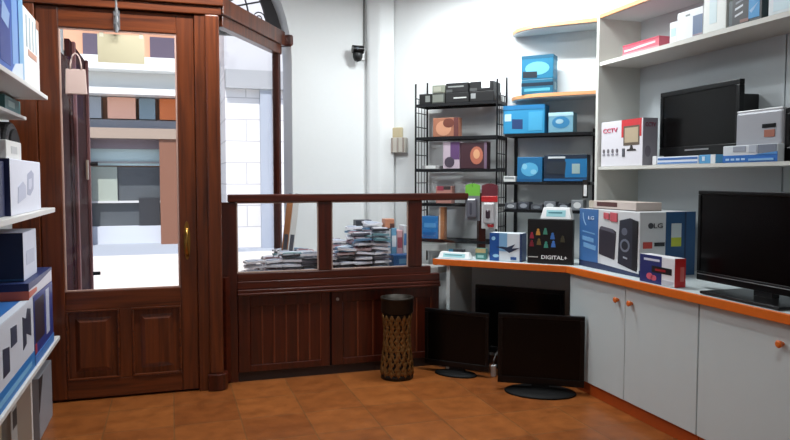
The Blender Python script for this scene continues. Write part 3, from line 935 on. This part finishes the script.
# ================================================================== GOODS ON THE RIGHT SHELVES
G1, G2 = 'goods on the middle shelf', 'goods on the upper shelf'
right_box('camera_carton', 'white carton with red lettering and monitor picture on middle shelf', 'box', 3.07, 4.042, 4.525, 1.597, .325, .12, (214, 212, 218),
          art=[('red_picture', 'F', (.51, .62, .97, 1), (196, 52, 56)), ('monitor_picture', 'F', [[(.56, .44), (.93, .44), (.93, .86), (.56, .86)]], (96, 84, 72)), ('monitor_scene', 'F', [[(.59, .5), (.90, .5), (.90, .82), (.59, .82)]], (176, 160, 134)), ('monitor_stand', 'F', [[(.71, .36), (.79, .36), (.77, .44), (.73, .44)], [(.64, .32), (.86, .32), (.84, .36), (.66, .36)]], (50, 46, 46)),
               ('camera_pictures', 'F', [disc(u, .34, .028, .05, 10) for u in (.08, .19, .30, .41)], (110, 106, 112)), ('camera_shadow', 'F', [[(u - .03, .24), (u + .03, .24), (u + .03, .28), (u - .03, .28)] for u in (.08, .19, .30, .41)], (150, 148, 156)), ('grey_marks', 'F', (.54, .2, .6, .38), (84, 84, 90)),
               ('grey_side', 'R', (0, 0, 1, 1), (150, 148, 158)), ('lens_picture', 'R', [disc(.35, .3, .2, .12)], (120, 116, 128))],
          text=[('CCTV', 'F', .24, .80, .36, .10, (200, 60, 96)), ('CCTV', 'R', .5, .86, .7, .09, (150, 60, 90))], group=G1)
right_box('flat_carton', 'small white upright packet at the left end of the flat blue cartons', 'box', 3.06, 3.885, 3.925, 1.597, .058, .06, (224, 226, 228), group=G1)
right_box('flat_carton', 'flat white and blue striped carton lying before the shelf television', 'box', 3.062, 3.50, 3.88, 1.597, .05, .06, (214, 222, 232),
          art=[('blue_stripe', 'F', (.02, .58, .98, .86), (66, 108, 170)), ('blue_stripe', 'F', (.02, .1, .98, .3), (84, 130, 190))], group=G1)
right_box('flat_carton', 'flat light blue and white carton right of the striped one', 'box', 3.062, 3.36, 3.495, 1.597, .052, .06, (86, 156, 204),
          art=[('white_end', 'F', (.72, 0, 1, 1), (220, 224, 226)), ('white_bar', 'F', (.2, .3, .36, .8), (206, 224, 236))], group=G1)
sp = thing('loudspeaker', 'dark loudspeaker peeping out behind the shelf television', 'speaker', (3.29, 3.475, 1.597), RIGHT)
MB().box(-.085, .085, 0, .115, 0, .42).build('cabinet', BLACKM, sp, bevel=.006)
MB().box(-.075, .075, -.004, 0, .02, .40).build('grille', pbr('dark_teal_cloth', (38, 52, 56), .8), sp)
si = thing('computer_case', 'silver appliance with dark display and red label behind blue white carton', 'appliance', (3.105, 3.095, 1.597), RIGHT)
MB().box(-.163, .163, 0, .2, 0, .285).build('housing', pbr('silver_plastic', (164, 166, 172), .35, .3), si, bevel=.016, seg=3)
MB().box(.03, .12, -.003, .001, .185, .207).build('display', BLACKP, si)
MB().box(.045, .115, -.003, .001, .135, .175).build('red_label', ink((150, 92, 74)), si)
MB().box(-.158, .158, .004, .196, .282, .292).build('lid', pbr('pale_silver_lid', (206, 210, 212), .3), si, bevel=.003)
right_box('camera_carton', 'low white and blue carton with photo strip before the silver appliance', 'box', 3.055, 2.91, 3.295, 1.597, .095, .045, (200, 206, 212),
          art=[('blue_base', 'F', (0, 0, 1, .42), (36, 104, 182)), ('white_text', 'F', [[(.06 + .1 * k, .12), (.13 + .1 * k, .12), (.13 + .1 * k, .24), (.06 + .1 * k, .24)] for k in range(4)], (170, 202, 232)), ('photo_strip', 'F', (.2, .62, .44, .96), (146, 152, 164)), ('photo_strip', 'F', (.5, .55, .64, .98), (170, 178, 190)), ('photo_strip', 'F', (.66, .48, .98, .98), (110, 118, 132)), ('blue_wave', 'F', [[(.6, .42), (1, .42), (1, .56), (.8, .5)]], (80, 140, 200)), ('white_list', 'F', (.5, .08, .94, .2), (130, 176, 218))], group=G1)
pf = thing('photo_frame', 'black framed panel standing at the right end of the middle shelf', 'frame', (3.12, 2.73, 1.597), RIGHT)
m = MB()
m.box(-.20, .20, 0, .025, .255, .285).box(-.20, .20, 0, .025, 0, .075).box(-.20, -.17, 0, .025, .075, .255).box(.17, .20, 0, .025, .075, .255)
m.build('frame', BLACKP, pf, bevel=.003)
MB().box(-.17, .17, .006, .02, .075, .255).build('panel', pbr('grey_green_panel', (150, 160, 154), .4), pf)

right_box('low_carton', 'low pink and red carton at the left end of the upper shelf', 'box', 3.075, 3.90, 4.29, 2.371, .074, .16, (206, 96, 112),
          art=[('pale_lettering', 'F', [[(.05, .35), (.35, .38), (.6, .42), (.9, .48), (.9, .66), (.5, .62), (.2, .52), (.05, .55)]], (236, 196, 200)), ('pink_band', 'F', (0, .0, 1, .2), (224, 140, 146)), ('dark_band', 'F', (0, .84, 1, 1), (190, 66, 88))], group=G2)
right_box('carton', 'small white carton with pale blue square on the upper shelf', 'box', 3.07, 3.725, 3.795, 2.371, .13, .14, (226, 230, 234), art=[('blue_square', 'F', (.2, .3, .8, .7), (184, 218, 232))], group=G2)
right_box('carton', 'white carton with a slate blue window on the upper shelf', 'box', 3.065, 3.492, 3.72, 2.371, .172, .16, (226, 230, 234), art=[('slate_window', 'F', (.62, .08, .98, .74), (86, 108, 140)), ('window_foot', 'F', (.62, .03, .98, .08), (150, 130, 140)), ('grey_mark', 'F', (.34, .80, .5, .86), (120, 128, 130))], group=G2)
right_box('carton', 'tall white carton reaching highest on the upper shelf', 'box', 3.06, 3.305, 3.485, 2.371, .235, .16, (228, 232, 228), art=[('pale_panel', 'F', (.28, .2, .6, .8), (206, 226, 230)), ('grey_mark', 'F', (.3, .88, .42, .96), (150, 160, 164)), ('white_side', 'R', (0, 0, 1, 1), (222, 224, 218))], group=G2)
right_box('carton', 'black and blue carton with white bands on the upper shelf', 'box', 3.06, 3.045, 3.285, 2.371, .145, .14, (64, 78, 84),
          art=[('black_panel', 'F', (.12, 0, .62, 1), (26, 28, 36)), ('white_bands', 'F', [[(.2, .30), (.44, .40), (.44, .48), (.2, .38)], [(.2, .55), (.44, .66), (.44, .74), (.2, .64)]], (206, 210, 216)), ('grey_band', 'F', [[(.22, .78), (.55, .92), (.55, .98), (.22, .86)]], (130, 136, 146)), ('red_base', 'F', (.36, .04, .62, .16), (130, 92, 84)), ('blue_panel', 'F', (.62, .1, .93, 1), (46, 146, 206)), ('white_wing', 'F', [[(.64, .4), (.9, .66), (.78, .42), (.7, .3)]], (140, 186, 226)), ('black_edge', 'F', (.94, 0, 1, 1), (18, 26, 36))], group=G2)
right_box('carton', 'white carton with blue stripe at the right end of the upper shelf', 'box', 3.06, 2.72, 3.005, 2.371, .15, .14, (220, 230, 234), art=[('blue_stripe', 'F', (.5, .2, 1, .4), (70, 150, 206)), ('pale_panel', 'F', (.12, .1, .5, .8), (206, 228, 236)), ('grey_mark', 'F', (.05, .84, .35, .94), (110, 126, 130))], group=G2)

# ================================================================== LEFT SHELVING
ls = thing('goods_shelving', 'white goods shelving along the left wall beside the door', 'shelving')
WS = pbr('white_shelf', (214, 212, 208), .45)
for z0, z1, nx, ye in ((1.985, 2.01, -.70, 4.76), (1.296, 1.325, -.69, 4.85), (.48, .505, -.685, 4.87)):
    MB().box(-1.27, nx, 1.6, ye, z0, z1).build('shelf', WS, ls, bevel=.003)
MB().box(-1.27, -.84, 4.1, 4.87, 1.868, 1.888).build('narrow_shelf', WS, ls, bevel=.003)
MB().box(-.875, -.845, 4.12, 4.16, 1.325, 1.868).build('post', GREYP, ls)
MB().box(-.80, -.73, 4.12, 4.16, 0, .48).build('post', WS, ls)
MB().box(-1.27, -1.25, 1.6, 4.87, 0, 2.5).build('back_panel', GREYP, ls)
for y0 in (1.62, 4.83):
    MB().box(-1.25, -1.21, y0, y0 + .03, 0, 2.5).build('post', GREYP, ls)


def left_box(name, label, cat, x, y0, y1, z, h, d, col, **k):
    return carton(name, label, cat, (x, (y0 + y1) / 2, z), LEFT, y1 - y0, d, h, col, **k)


left_box('carton', 'tall blue carton with white highlights on the top left shelf', 'box', -.72, 3.42, 4.14, 2.011, .46, .32, (46, 92, 176),
         art=[('pale_band', 'F', (.62, .12, .8, .95), (120, 160, 214)), ('navy_panel', 'F', (.25, .08, .55, .62), (26, 60, 140)), ('white_patch', 'F', [[(.3, .5), (.5, .45), (.55, .62), (.34, .7)]], (150, 180, 222)), ('light_band', 'F', (.84, 0, 1, 1), (120, 168, 206)), ('white_foot', 'F', [[(.55, .0), (.95, .0), (.95, .2), (.7, .14)]], (210, 220, 236))])
left_box('carton', 'white carton with grey lines beside the blue one, top left shelf', 'box', -.72, 4.16, 4.62, 2.011, .41, .3, (228, 226, 226),
         art=[('grey_lines', 'F', [[(.15 + .2 * k, .5), (.22 + .2 * k, .5), (.22 + .2 * k, .92), (.15 + .2 * k, .92)] for k in range(4)], (150, 168, 176)), ('tan_patch', 'F', (.25, .40, .8, .48), (190, 142, 120)), ('tan_patch', 'F', (.8, .88, 1, 1), (150, 104, 80))])
left_box('flat_carton', 'flat teal carton under the top left shelf', 'box', -.86, 4.38, 4.8, 1.889, .085, .25, (74, 128, 132), art=[('pale_label', 'F', (.2, .3, .6, .7), (150, 186, 186))])
bag = thing('carry_case', 'black rounded carry case behind the white carton, middle left shelf', 'case', (-.865, 4.60, 1.326), LEFT)
pr = [(-.2, 0), (.2, 0), (.2, .36)] + [(.2 * math.cos(a), .36 + .15 * math.sin(a)) for a in [PI * k / 12 for k in range(1, 12)]] + [(-.2, .36)]
MB().prism(pr, 0, .24, mat=Matrix(((1, 0, 0, 0), (0, 0, 1, 0), (0, 1, 0, 0), (0, 0, 0, 1)))).build('case_body', BLACKM, bag, bevel=.02)
MB().prism([(x * .72, .03 + z * .86) for x, z in pr], 0, .012, mat=Matrix(((1, 0, 0, 0), (0, 0, 1, -.012), (0, 1, 0, 0), (0, 0, 0, 1)))).build('front_pocket', pbr('dark_cloth', (30, 28, 30), .8), bag, bevel=.004)
left_box('carton', 'white carton with grey ring emblem on the middle left shelf', 'box', -.72, 3.72, 4.54, 1.326, .275, .115, (222, 224, 236),
         art=[('grey_ring', 'F', [[(.50, .35), (.60, .32), (.72, .45), (.74, .75), (.66, .82), (.52, .74)]], (170, 174, 196)), ('ring_hole', 'F', [[(.55, .45), (.62, .44), (.66, .52), (.66, .66), (.56, .64)]], (206, 208, 224)), ('grey_stroke', 'F', [[(.2, .2), (.45, .3), (.45, .52), (.36, .6), (.22, .5)]], (190, 194, 214)), ('navy_end', 'L', (0, 0, 1, 1), (26, 36, 80))])
left_box('carton', 'small white carton on top of the ring emblem carton', 'box', -.74, 3.76, 4.12, 1.602, .09, .09, (216, 214, 210), art=[('grey_label', 'F', (.3, .3, .7, .7), (180, 180, 180))])
left_box('carton', 'narrow maroon and navy carton at photo edge, middle left shelf', 'box', -.74, 3.3, 3.70, 1.326, .26, .3, (28, 36, 76), art=[('maroon_strip', 'F', (.0, 0, .4, 1), (110, 60, 58))])
left_box('printer_carton', 'long white carton with dark device pictures and blue base, lower left shelf', 'box', -.70, 3.05, 4.085, .506, .372, .33, (208, 212, 222),
         art=[('blue_base', 'F', (0, 0, 1, .24), (40, 120, 190)), ('base_pattern', 'F', [[(.08, .07), (.92, .07), (.92, .14), (.08, .14)]], (120, 180, 220)), ('device_picture', 'F', [[(.72, .42), (.8, .46), (.8, .6), (.92, .5), (.92, .88), (.84, .92), (.8, .8), (.72, .86)]], (44, 52, 72)), ('device_picture', 'F', [[(.3, .36), (.42, .36), (.42, .66), (.3, .7)]], (50, 58, 78)), ('small_picture', 'F', [[(.46, .62), (.58, .62), (.58, .84), (.46, .86)]], (56, 64, 84)), ('blue_top', 'T', (0, 0, 1, 1), (42, 106, 176)), ('white_rim', 'T', (0, 0, 1, .12), (214, 220, 230))])
left_box('carton', 'blue carton with dark picture next to the long white one', 'box', -.70, 4.095, 4.72, .506, .372, .3, (40, 56, 128),
         art=[('dark_picture', 'F', (.05, .3, .5, .92), (44, 34, 46)), ('pale_strip', 'F', (.6, .25, .78, .95), (190, 196, 216)), ('red_mark', 'F', (.02, .16, .1, .3), (170, 60, 70)), ('blue_base', 'F', (0, 0, 1, .14), (66, 120, 190)), ('navy_end', 'L', (0, 0, 1, 1), (30, 40, 90))])
left_box('flat_carton', 'long flat navy carton with white end and orange stripe, lower left shelf', 'box', -.70, 3.98, 4.71, .880, .085, .3, (214, 212, 222),
         art=[('navy_band', 'F', [[(0, .6), (.35, .6), (1, .85), (1, 1), (0, 1)]], (42, 48, 104)), ('orange_stripe', 'F', [[(0, .1), (.3, .2), (.3, .45), (0, .5)]], (196, 98, 76)), ('orange_end', 'L', (0, .0, 1, .55), (186, 92, 72)), ('navy_end', 'L', (0, .55, 1, 1), (30, 36, 80)), ('navy_top', 'T', (0, 0, 1, 1), (30, 44, 92))])
left_box('carton', 'dark navy carton with pale front stacked on the flat navy carton', 'box', -.735, 4.06, 4.44, .967, .255, .34, (206, 210, 226),
         art=[('grey_print', 'F', (.2, .3, .8, .6), (180, 186, 206)), ('navy_end', 'L', (0, 0, 1, 1), (16, 34, 68)), ('blue_line', 'L', (0, .02, 1, .06), (40, 84, 130))])
left_box('carton', 'grey carton standing on the floor under the left shelving', 'box', -.735, 4.39, 4.84, 0, .36, .3, (148, 152, 160), art=[('dark_flap', 'F', [[(0, 1), (0, .45), (.3, .98)]], (50, 50, 52))])
left_box('carton', 'beige carton on the floor at the photo edge under the left shelving', 'box', -.86, 3.55, 4.05, 0, .3, .3, (186, 172, 140), art=[('tape_strip', 'F', (.45, 0, .55, 1), (200, 186, 160))])
left_box('carton', 'white carton behind the left shelving post on the floor', 'box', -.84, 4.18, 4.36, 0, .33, .25, (190, 188, 184), art=[('dark_label', 'F', (.2, .4, .8, .7), (70, 66, 64))])

# ================================================================== BY THE DOOR
nt = thing('paper_notice', 'blank beige paper notice taped to the top of the door glass', 'notice', (0, 5.118, 0))
MB().box(-.443, -.148, -.002, 0, 2.285, 2.475).build('sheet', pbr('beige_paper', (190, 180, 150), .8), nt)
m = MB()
for x in (-.43, -.18):
    m.box(x, x + .025, -.003, -.002, 2.455, 2.485)
m.build('tape', pbr('clear_tape', (206, 200, 180), .3), nt)
tb = thing('paper_bag', 'small pale pink carrier bag hanging inside the door glass', 'bag', (-.578, 5.105, 2.065))
vs = [(-.066, -.018, 0), (.066, -.018, 0), (.066, .012, 0), (-.066, .012, 0), (-.062, -.008, .165), (.058, -.008, .165), (.058, .008, .165), (-.062, .008, .165)]
MB().add(vs, [(3, 2, 1, 0), (0, 1, 5, 4), (1, 2, 6, 5), (2, 3, 7, 6), (3, 0, 4, 7), (4, 5, 6, 7)]).build('bag_body', pbr('pale_pink_paper', (206, 178, 168), .7), tb, bevel=.004)
for y in (-.008, .008):
    MB().tube([(.034 * math.cos(PI * k / 10), y * (1 - .6 * math.sin(PI * k / 10)), .163 + .105 * math.sin(PI * k / 10)) for k in range(11)], .005, 6).build('handle', pbr('pale_pink_cord', (214, 188, 178), .7), tb)

bk = thing('umbrella_stand', 'round bronze basket with a woven scale pattern on the floor', 'basket', (1.62, 4.99, 0))
def rad(z):
    return .106 + .012 * math.cos(2 * PI * (z - .02) / .62) + .004
MB().lathe([(rad(z) - .006, z) for z in [.02 + .02 * k for k in range(25)]] + [(.10, .50), (.10, .03)], 40).build('liner', DBRONZE, bk)
m = MB()
for sgn in (1, -1):
    for i in range(14):
        m.tube([(rad(z) * math.cos(2 * PI * i / 14 + sgn * z * 4.6), rad(z) * math.sin(2 * PI * i / 14 + sgn * z * 4.6), z) for z in [.04 + .0225 * k for k in range(21)]], .0055, 5)
for i in range(28):
    for j in range(13):
        z = .05 + .0345 * j
        a = 2 * PI * (i + .5 * (j % 2)) / 28
        if i % 2 == j % 2:
            r = rad(z)
            c = Vector((r * math.cos(a), r * math.sin(a), z))
            tx = Vector((-math.sin(a), math.cos(a), 0))
            nn = Vector((math.cos(a), math.sin(a), 0))
            m.add([c - tx * .021, c - Vector((0, 0, .032)) + nn * .002, c + tx * .021, c + Vector((0, 0, .030)) + nn * .003, c + nn * .009], [(0, 1, 4), (1, 2, 4), (2, 3, 4), (3, 0, 4)])
m.build('scale_weave', BRONZE, bk)
m = MB().lathe([(.118, .50), (.123, .51), (.122, .60), (.126, .605), (.126, .617), (.110, .617), (.110, .50)], 40)
m.build('rim_band', DBRONZE, bk)
MB().lathe([(.115, 0), (.124, .004), (.124, .03), (.118, .038), (.10, .038)], 40).build('foot_ring', DBRONZE, bk)

# ---- camera and fixture on the walls
sc = thing('security_camera', 'black dome security camera on the white wall with its cable', 'camera', (1.60, 6.138, 2.615))
MB().box(.045, .085, -.012, .002, -.05, .06).box(.0, .06, -.06, -.012, -.0, .03).build('wall_bracket', WHITEP, sc, bevel=.004)
MB().cyl((-.05, -.09, .03), (.05, -.09, .03), .036, 18).build('housing', BLACKP, sc)
MB().lathe([(.006, -.075), (.03, -.066), (.042, -.04), (.045, -.01), (.04, 0)], 20, c=(.0, -.085, .0)).build('dome', BLACKM, sc)
MB().cyl((-.012, -.122, .035), (-.012, -.130, .035), .012, 12).build('lens', pbr('lens_glass', (90, 96, 104), .1), sc)
MB().tube([(.07, -.006, .04), (.078, -.005, .1), (.08, -.005, .6), (.078, -.005, 1.28)], .008, 6).build('cable', pbr('grey_cable', (110, 112, 110), .5), sc)
xx = 1.935
fx = thing('wall_fixture', 'small ribbed white wall fixture with beige top left of the rack', 'fixture', (xx, 7.962 - xx, 1.74), DIAG)
MB().box(-.13, .13, -.05, 0, 0, .135).build('body', pbr('white_enamel', (206, 202, 192), .4), fx, bevel=.006)
m = MB()
for k in range(5):
    m.cyl((-.11 + .055 * k, -.052, .004), (-.11 + .055 * k, -.052, .131), .009, 10)
m.build('rib', pbr('pale_brown_rib', (170, 158, 148), .5), fx)
MB().box(-.085, .085, -.04, 0, .135, .225).build('cap', pbr('beige_plastic', (196, 182, 148), .5), fx, bevel=.006)

# ================================================================== INSIDE THE DISPLAY WINDOW
packs = [('dark grey', (84, 82, 92), (200, 200, 208)), ('white', (232, 232, 238), (176, 184, 200)), ('blue', (96, 136, 170), (190, 206, 220)), ('mauve', (150, 126, 140), (196, 180, 190)), ('teal', (110, 156, 168), (176, 206, 208)), ('black', (44, 44, 52), (190, 190, 198)), ('pale pink', (198, 176, 180), (120, 70, 80))]
masters = []
for nm, c1, c2 in packs:
    m = MB()
    m.box(-.07, .07, -.045, .045, 0, .016, 0)
    m.box(-.055, .02, -.035, .035, .0155, .022, 1)
    m.box(.03, .06, -.03, .03, .0155, .018, 1)
    masters.append((nm, m, c1, c2))
meshes = {}


def packet(k, loc, rot, where):
    nm, m, c1, c2 = masters[k]
    lab = 'small %s packet in the heap behind the %s display pane' % (nm, where)
    if k not in meshes:
        o = m.build('goods_packet', [ink(c1), ink(c2)])
        meshes[k] = o
    else:
        o = meshes[k].copy()
        COL.objects.link(o)
    o.location = loc
    o.rotation_euler = rot
    tag(o, lab, 'packet', '%s packets heaped behind the %s display pane' % (nm, where))


rng = random.Random(11)


def heap(x, y):
    h = .08 + .08 * max(0, 1 - abs(x - .95) / .5)
    if x > 1.2:
        h = .12 + .27 * max(0, min(1, (x - 1.18) / .36)) * (.6 + .8 * (y - 5.3))
    return min(h, .36)


for iy in range(5):
    for ix in range(9):
        x = .60 + .142 * ix + .02 * (iy % 2)
        y = 5.345 + .118 * iy
        if x > 1.68 or x < .56 + (y - 5.3) * .60 or (1.4 < x and y > 5.72):
            continue
        hmax = heap(x, y)
        n = max(1, int(hmax / .034))
        for k in range(n):
            z = .793 + .036 * k
            tilt = (rng.uniform(-.11, .11), rng.uniform(-.08, .08)) if k else (0, 0)
            packet(rng.choice((0, 1, 1, 1, 2, 3, 4, 1, 6, 1, 6, 1, 5)), (x + rng.uniform(-.01, .01), y + rng.uniform(-.01, .01), z + (.008 if k else 0)), (tilt[0], tilt[1], rng.uniform(-.3, .3) if k else 0), 'left' if x < 1.12 else 'middle')


def goods(name, label, cat, x, y, z, w, d, h, col, rz=0, lean=0, **k):
    return carton(name, label, cat, (x, y, z), rz, w, d, h, col, lean=lean, **k)


goods('blue_bin', 'low bright blue box standing behind the middle display pane', 'box', 1.79, 5.36, .79, .16, .12, .10, (38, 110, 180), art=[('pale_label', 'F', (.3, .3, .7, .7), (110, 170, 214))])
for i, (x, w, h, c, c2, lab) in enumerate(((1.705, .05, .30, (206, 210, 214), (110, 160, 190), 'white spined carton, leftmost upright behind the middle pane'),
                                       (1.76, .045, .31, (104, 158, 190), (220, 226, 230), 'light blue spined carton upright behind the middle pane'),
                                       (1.81, .05, .29, (206, 160, 164), (150, 70, 84), 'pink spined carton upright behind the middle pane'),
                                       (1.862, .04, .33, (196, 200, 206), (70, 120, 170), 'pale spined carton, rightmost upright behind the middle pane'))):
    goods('slim_carton', lab, 'box', x, 5.50, .79, w, .12, h, c, art=[('spine_band', 'F', (.1, .5, .9, .8), c2), ('spine_band', 'F', (.1, .1, .9, .3), c2)], group='slim cartons upright behind the middle pane')
goods('carton', 'dark carton with white corner, tallest behind the middle pane', 'box', 1.60, 5.86, .79, .14, .1, .36, (56, 58, 66), art=[('white_corner', 'F', [[(.3, .2), (.7, .2), (.8, .7), (.4, .8)]], (196, 198, 204))])
goods('carton', 'peach and brown carton on the slim cartons behind the middle pane', 'box', 1.725, 5.505, 1.101, .08, .1, .075, (196, 134, 104), art=[('dark_patch', 'F', (.5, .0, 1, .5), (90, 60, 54))])
for x0, x1, c, lab in ((.905, .985, (206, 204, 200), 'white slim strip leaning by the mullion behind the left pane'), (.865, .935, (166, 108, 66), 'tan slim strip leaning by the mullion behind the left pane')):
    t = thing('display_strip', lab, 'strip', (x0 + .0, 5.60 if c[0] > 200 else 5.66, .82), 0, 'slim strips leaning behind the left pane')
    t.rotation_euler = (0, math.radians(7), 0)
    MB().box(-.024, .024, 0, .018, 0, .53).build('strip_body', ink(c), t, bevel=.003)
    MB().box(-.016, .016, -.001, 0, .05, .24).build('dark_print', ink((70, 68, 76)), t)
    MB().tube([(-.012, .009, .53), (-.01, .009, .57), (.01, .009, .57), (.012, .009, .53)], .003, 5).build('hang_loop', WIRE, t)

# ================================================================== CEILING LAMPS
for i, (x, y, z, rz, pw) in enumerate(LAMP_SPOTS):
    lp = thing('tube_lamp', ['fluorescent tube lamp hanging over the corner wire racks', 'fluorescent tube lamp hanging over the middle of the shop', 'fluorescent tube lamp hanging near the glazed door'][i], 'lamp', (x, y, z), rz, 'ceiling tube lamps')
    MB().box(-.62, .62, -.05, .05, .03, .08).build('batten', WHITEP, lp, bevel=.004)
    MB().cyl((-.6, 0, .012), (.6, 0, .012), .013, 12).build('tube', pbr('lit_tube', (250, 252, 255), .4, emit=((250, 252, 255), 6)), lp)
    for s in (-.45, .45):
        MB().cyl((s, 0, .08), (s, 0, CEIL_Z - z), .004, 6).build('suspension_rod', STEEL, lp)
    l = light('tube_light', 'AREA', (0, 0, -.01), pw, (.93, .98, 1), (1.2, .1))
    l.parent = lp

# ================================================================== THE STREET OUTSIDE
struct(MB().box(-14, 14, 6.14, 15.0, -.14, -.02).build('pavement', pbr('pale_paving', (206, 202, 196), .8, var=.05, scale=3)))
struct(MB().box(-30, 30, 15.0, 30, -.16, -.04).build('road', pbr('blue_grey_asphalt', (150, 158, 170), .8, var=.05)))
bd = thing('street_building', 'building across the street with arcade, shop signs and white awning band', 'building', (0, 18, -.04))
MB().box(-9, 1.15, .3, 6, 0, 9).build('wall', pbr('peach_render', (206, 156, 128), .8, var=.05), bd)
MB().box(-9, 1.15, .0, .3, 0, .42).build('plinth', pbr('pale_blue_stone', (186, 192, 204), .7), bd)
MB().box(-9, 1.15, .2, .28, .42, 1.85).build('shop_front', pbr('dark_shopfront', (76, 82, 88), .3, var=.3, scale=1.2), bd)
MB().box(-9, 1.15, .18, .28, 1.88, 2.28).build('transom_glass', pbr('cyan_glass', (190, 214, 218), .3), bd)
MB().box(-9, 1.15, .12, .3, 1.94, 1.98).build('transom_bar', GREYP, bd)
MB().box(-9, 1.15, -.05, .3, 2.28, 2.5).build('lintel', pbr('mauve_grey', (122, 112, 122), .7), bd)
MB().box(-9, 1.15, -.5, .3, 2.5, 2.74).build('ledge', pbr('pale_ledge', (150, 134, 122), .7), bd)
MB().box(-9, 1.15, -.1, .3, 2.74, 2.96).build('fascia', pbr('slate_fascia', (132, 138, 148), .7), bd)
MB().box(-1.8, -1.2, .1, .2, 1.0, 1.85).build('shop_window', pbr('pale_green_glass', (150, 160, 152), .3), bd)
MB().box(-.72, -.24, .05, .2, .42, 1.1).build('shop_counter', pbr('dark_counter', (40, 42, 48), .5), bd)
MB().box(-9, 1.15, .06, .2, .98, 1.03).build('window_ledge', pbr('pale_sill', (190, 192, 194), .5), bd)
for x0, x1, c in ((-1.36, -.74, (226, 176, 156)), (-.66, -.30, (120, 142, 156)), (-.2, .25, (206, 112, 56)), (-2.3, -1.5, (150, 160, 172))):
    MB().box(x0, x1, -.16, .3, 2.98, 3.48).build('shop_sign', ink(c), bd)
MB().box(-9, 1.15, -.7, .3, 3.50, 3.64).build('awning_edge', WHITEP, bd)
MB().box(-9, 1.15, -.2, .3, 3.64, 4.06).build('awning_box', pbr('pale_grey_metal', (206, 208, 208), .6), bd)
MB().box(-9, 1.15, -.7, .3, 4.06, 4.36).build('balcony_slab', WHITEP, bd)
for x0 in (-3.4, -1.9, -.4):
    w = MB().box(x0, x0 + .9, .2, .34, 4.4, 5.0).build('window', pbr('dark_pane', (86, 76, 92), .3), bd)
for x0 in (-4.3, -2.2, -.22):
    MB().box(x0, x0 + .42, -.45, -.05, 0, 2.5).build('column', pbr('brown_column', (120, 80, 62), .7, var=.05), bd)
wb = thing('stone_building', 'white stone block building seen through the side window', 'building', (0, 16, -.04))
MB().box(1.2, 12, 0, 6, 0, 3.95).build('block_wall', BLOCK, wb)
MB().box(1.2, 12, .1, 6, 3.95, 9).build('upper_wall', pbr('pale_grey_render', (190, 190, 196), .8), wb)
MB().box(1.2, 12, -.2, .1, 3.55, 3.95).build('canopy', pbr('grey_canopy', (150, 152, 158), .7), wb)
MB().box(1.95, 2.2, -.13, -.005, 0, 3.55).build('downpipe', pbr('blue_grey_pipe', (150, 158, 174), .6), wb)
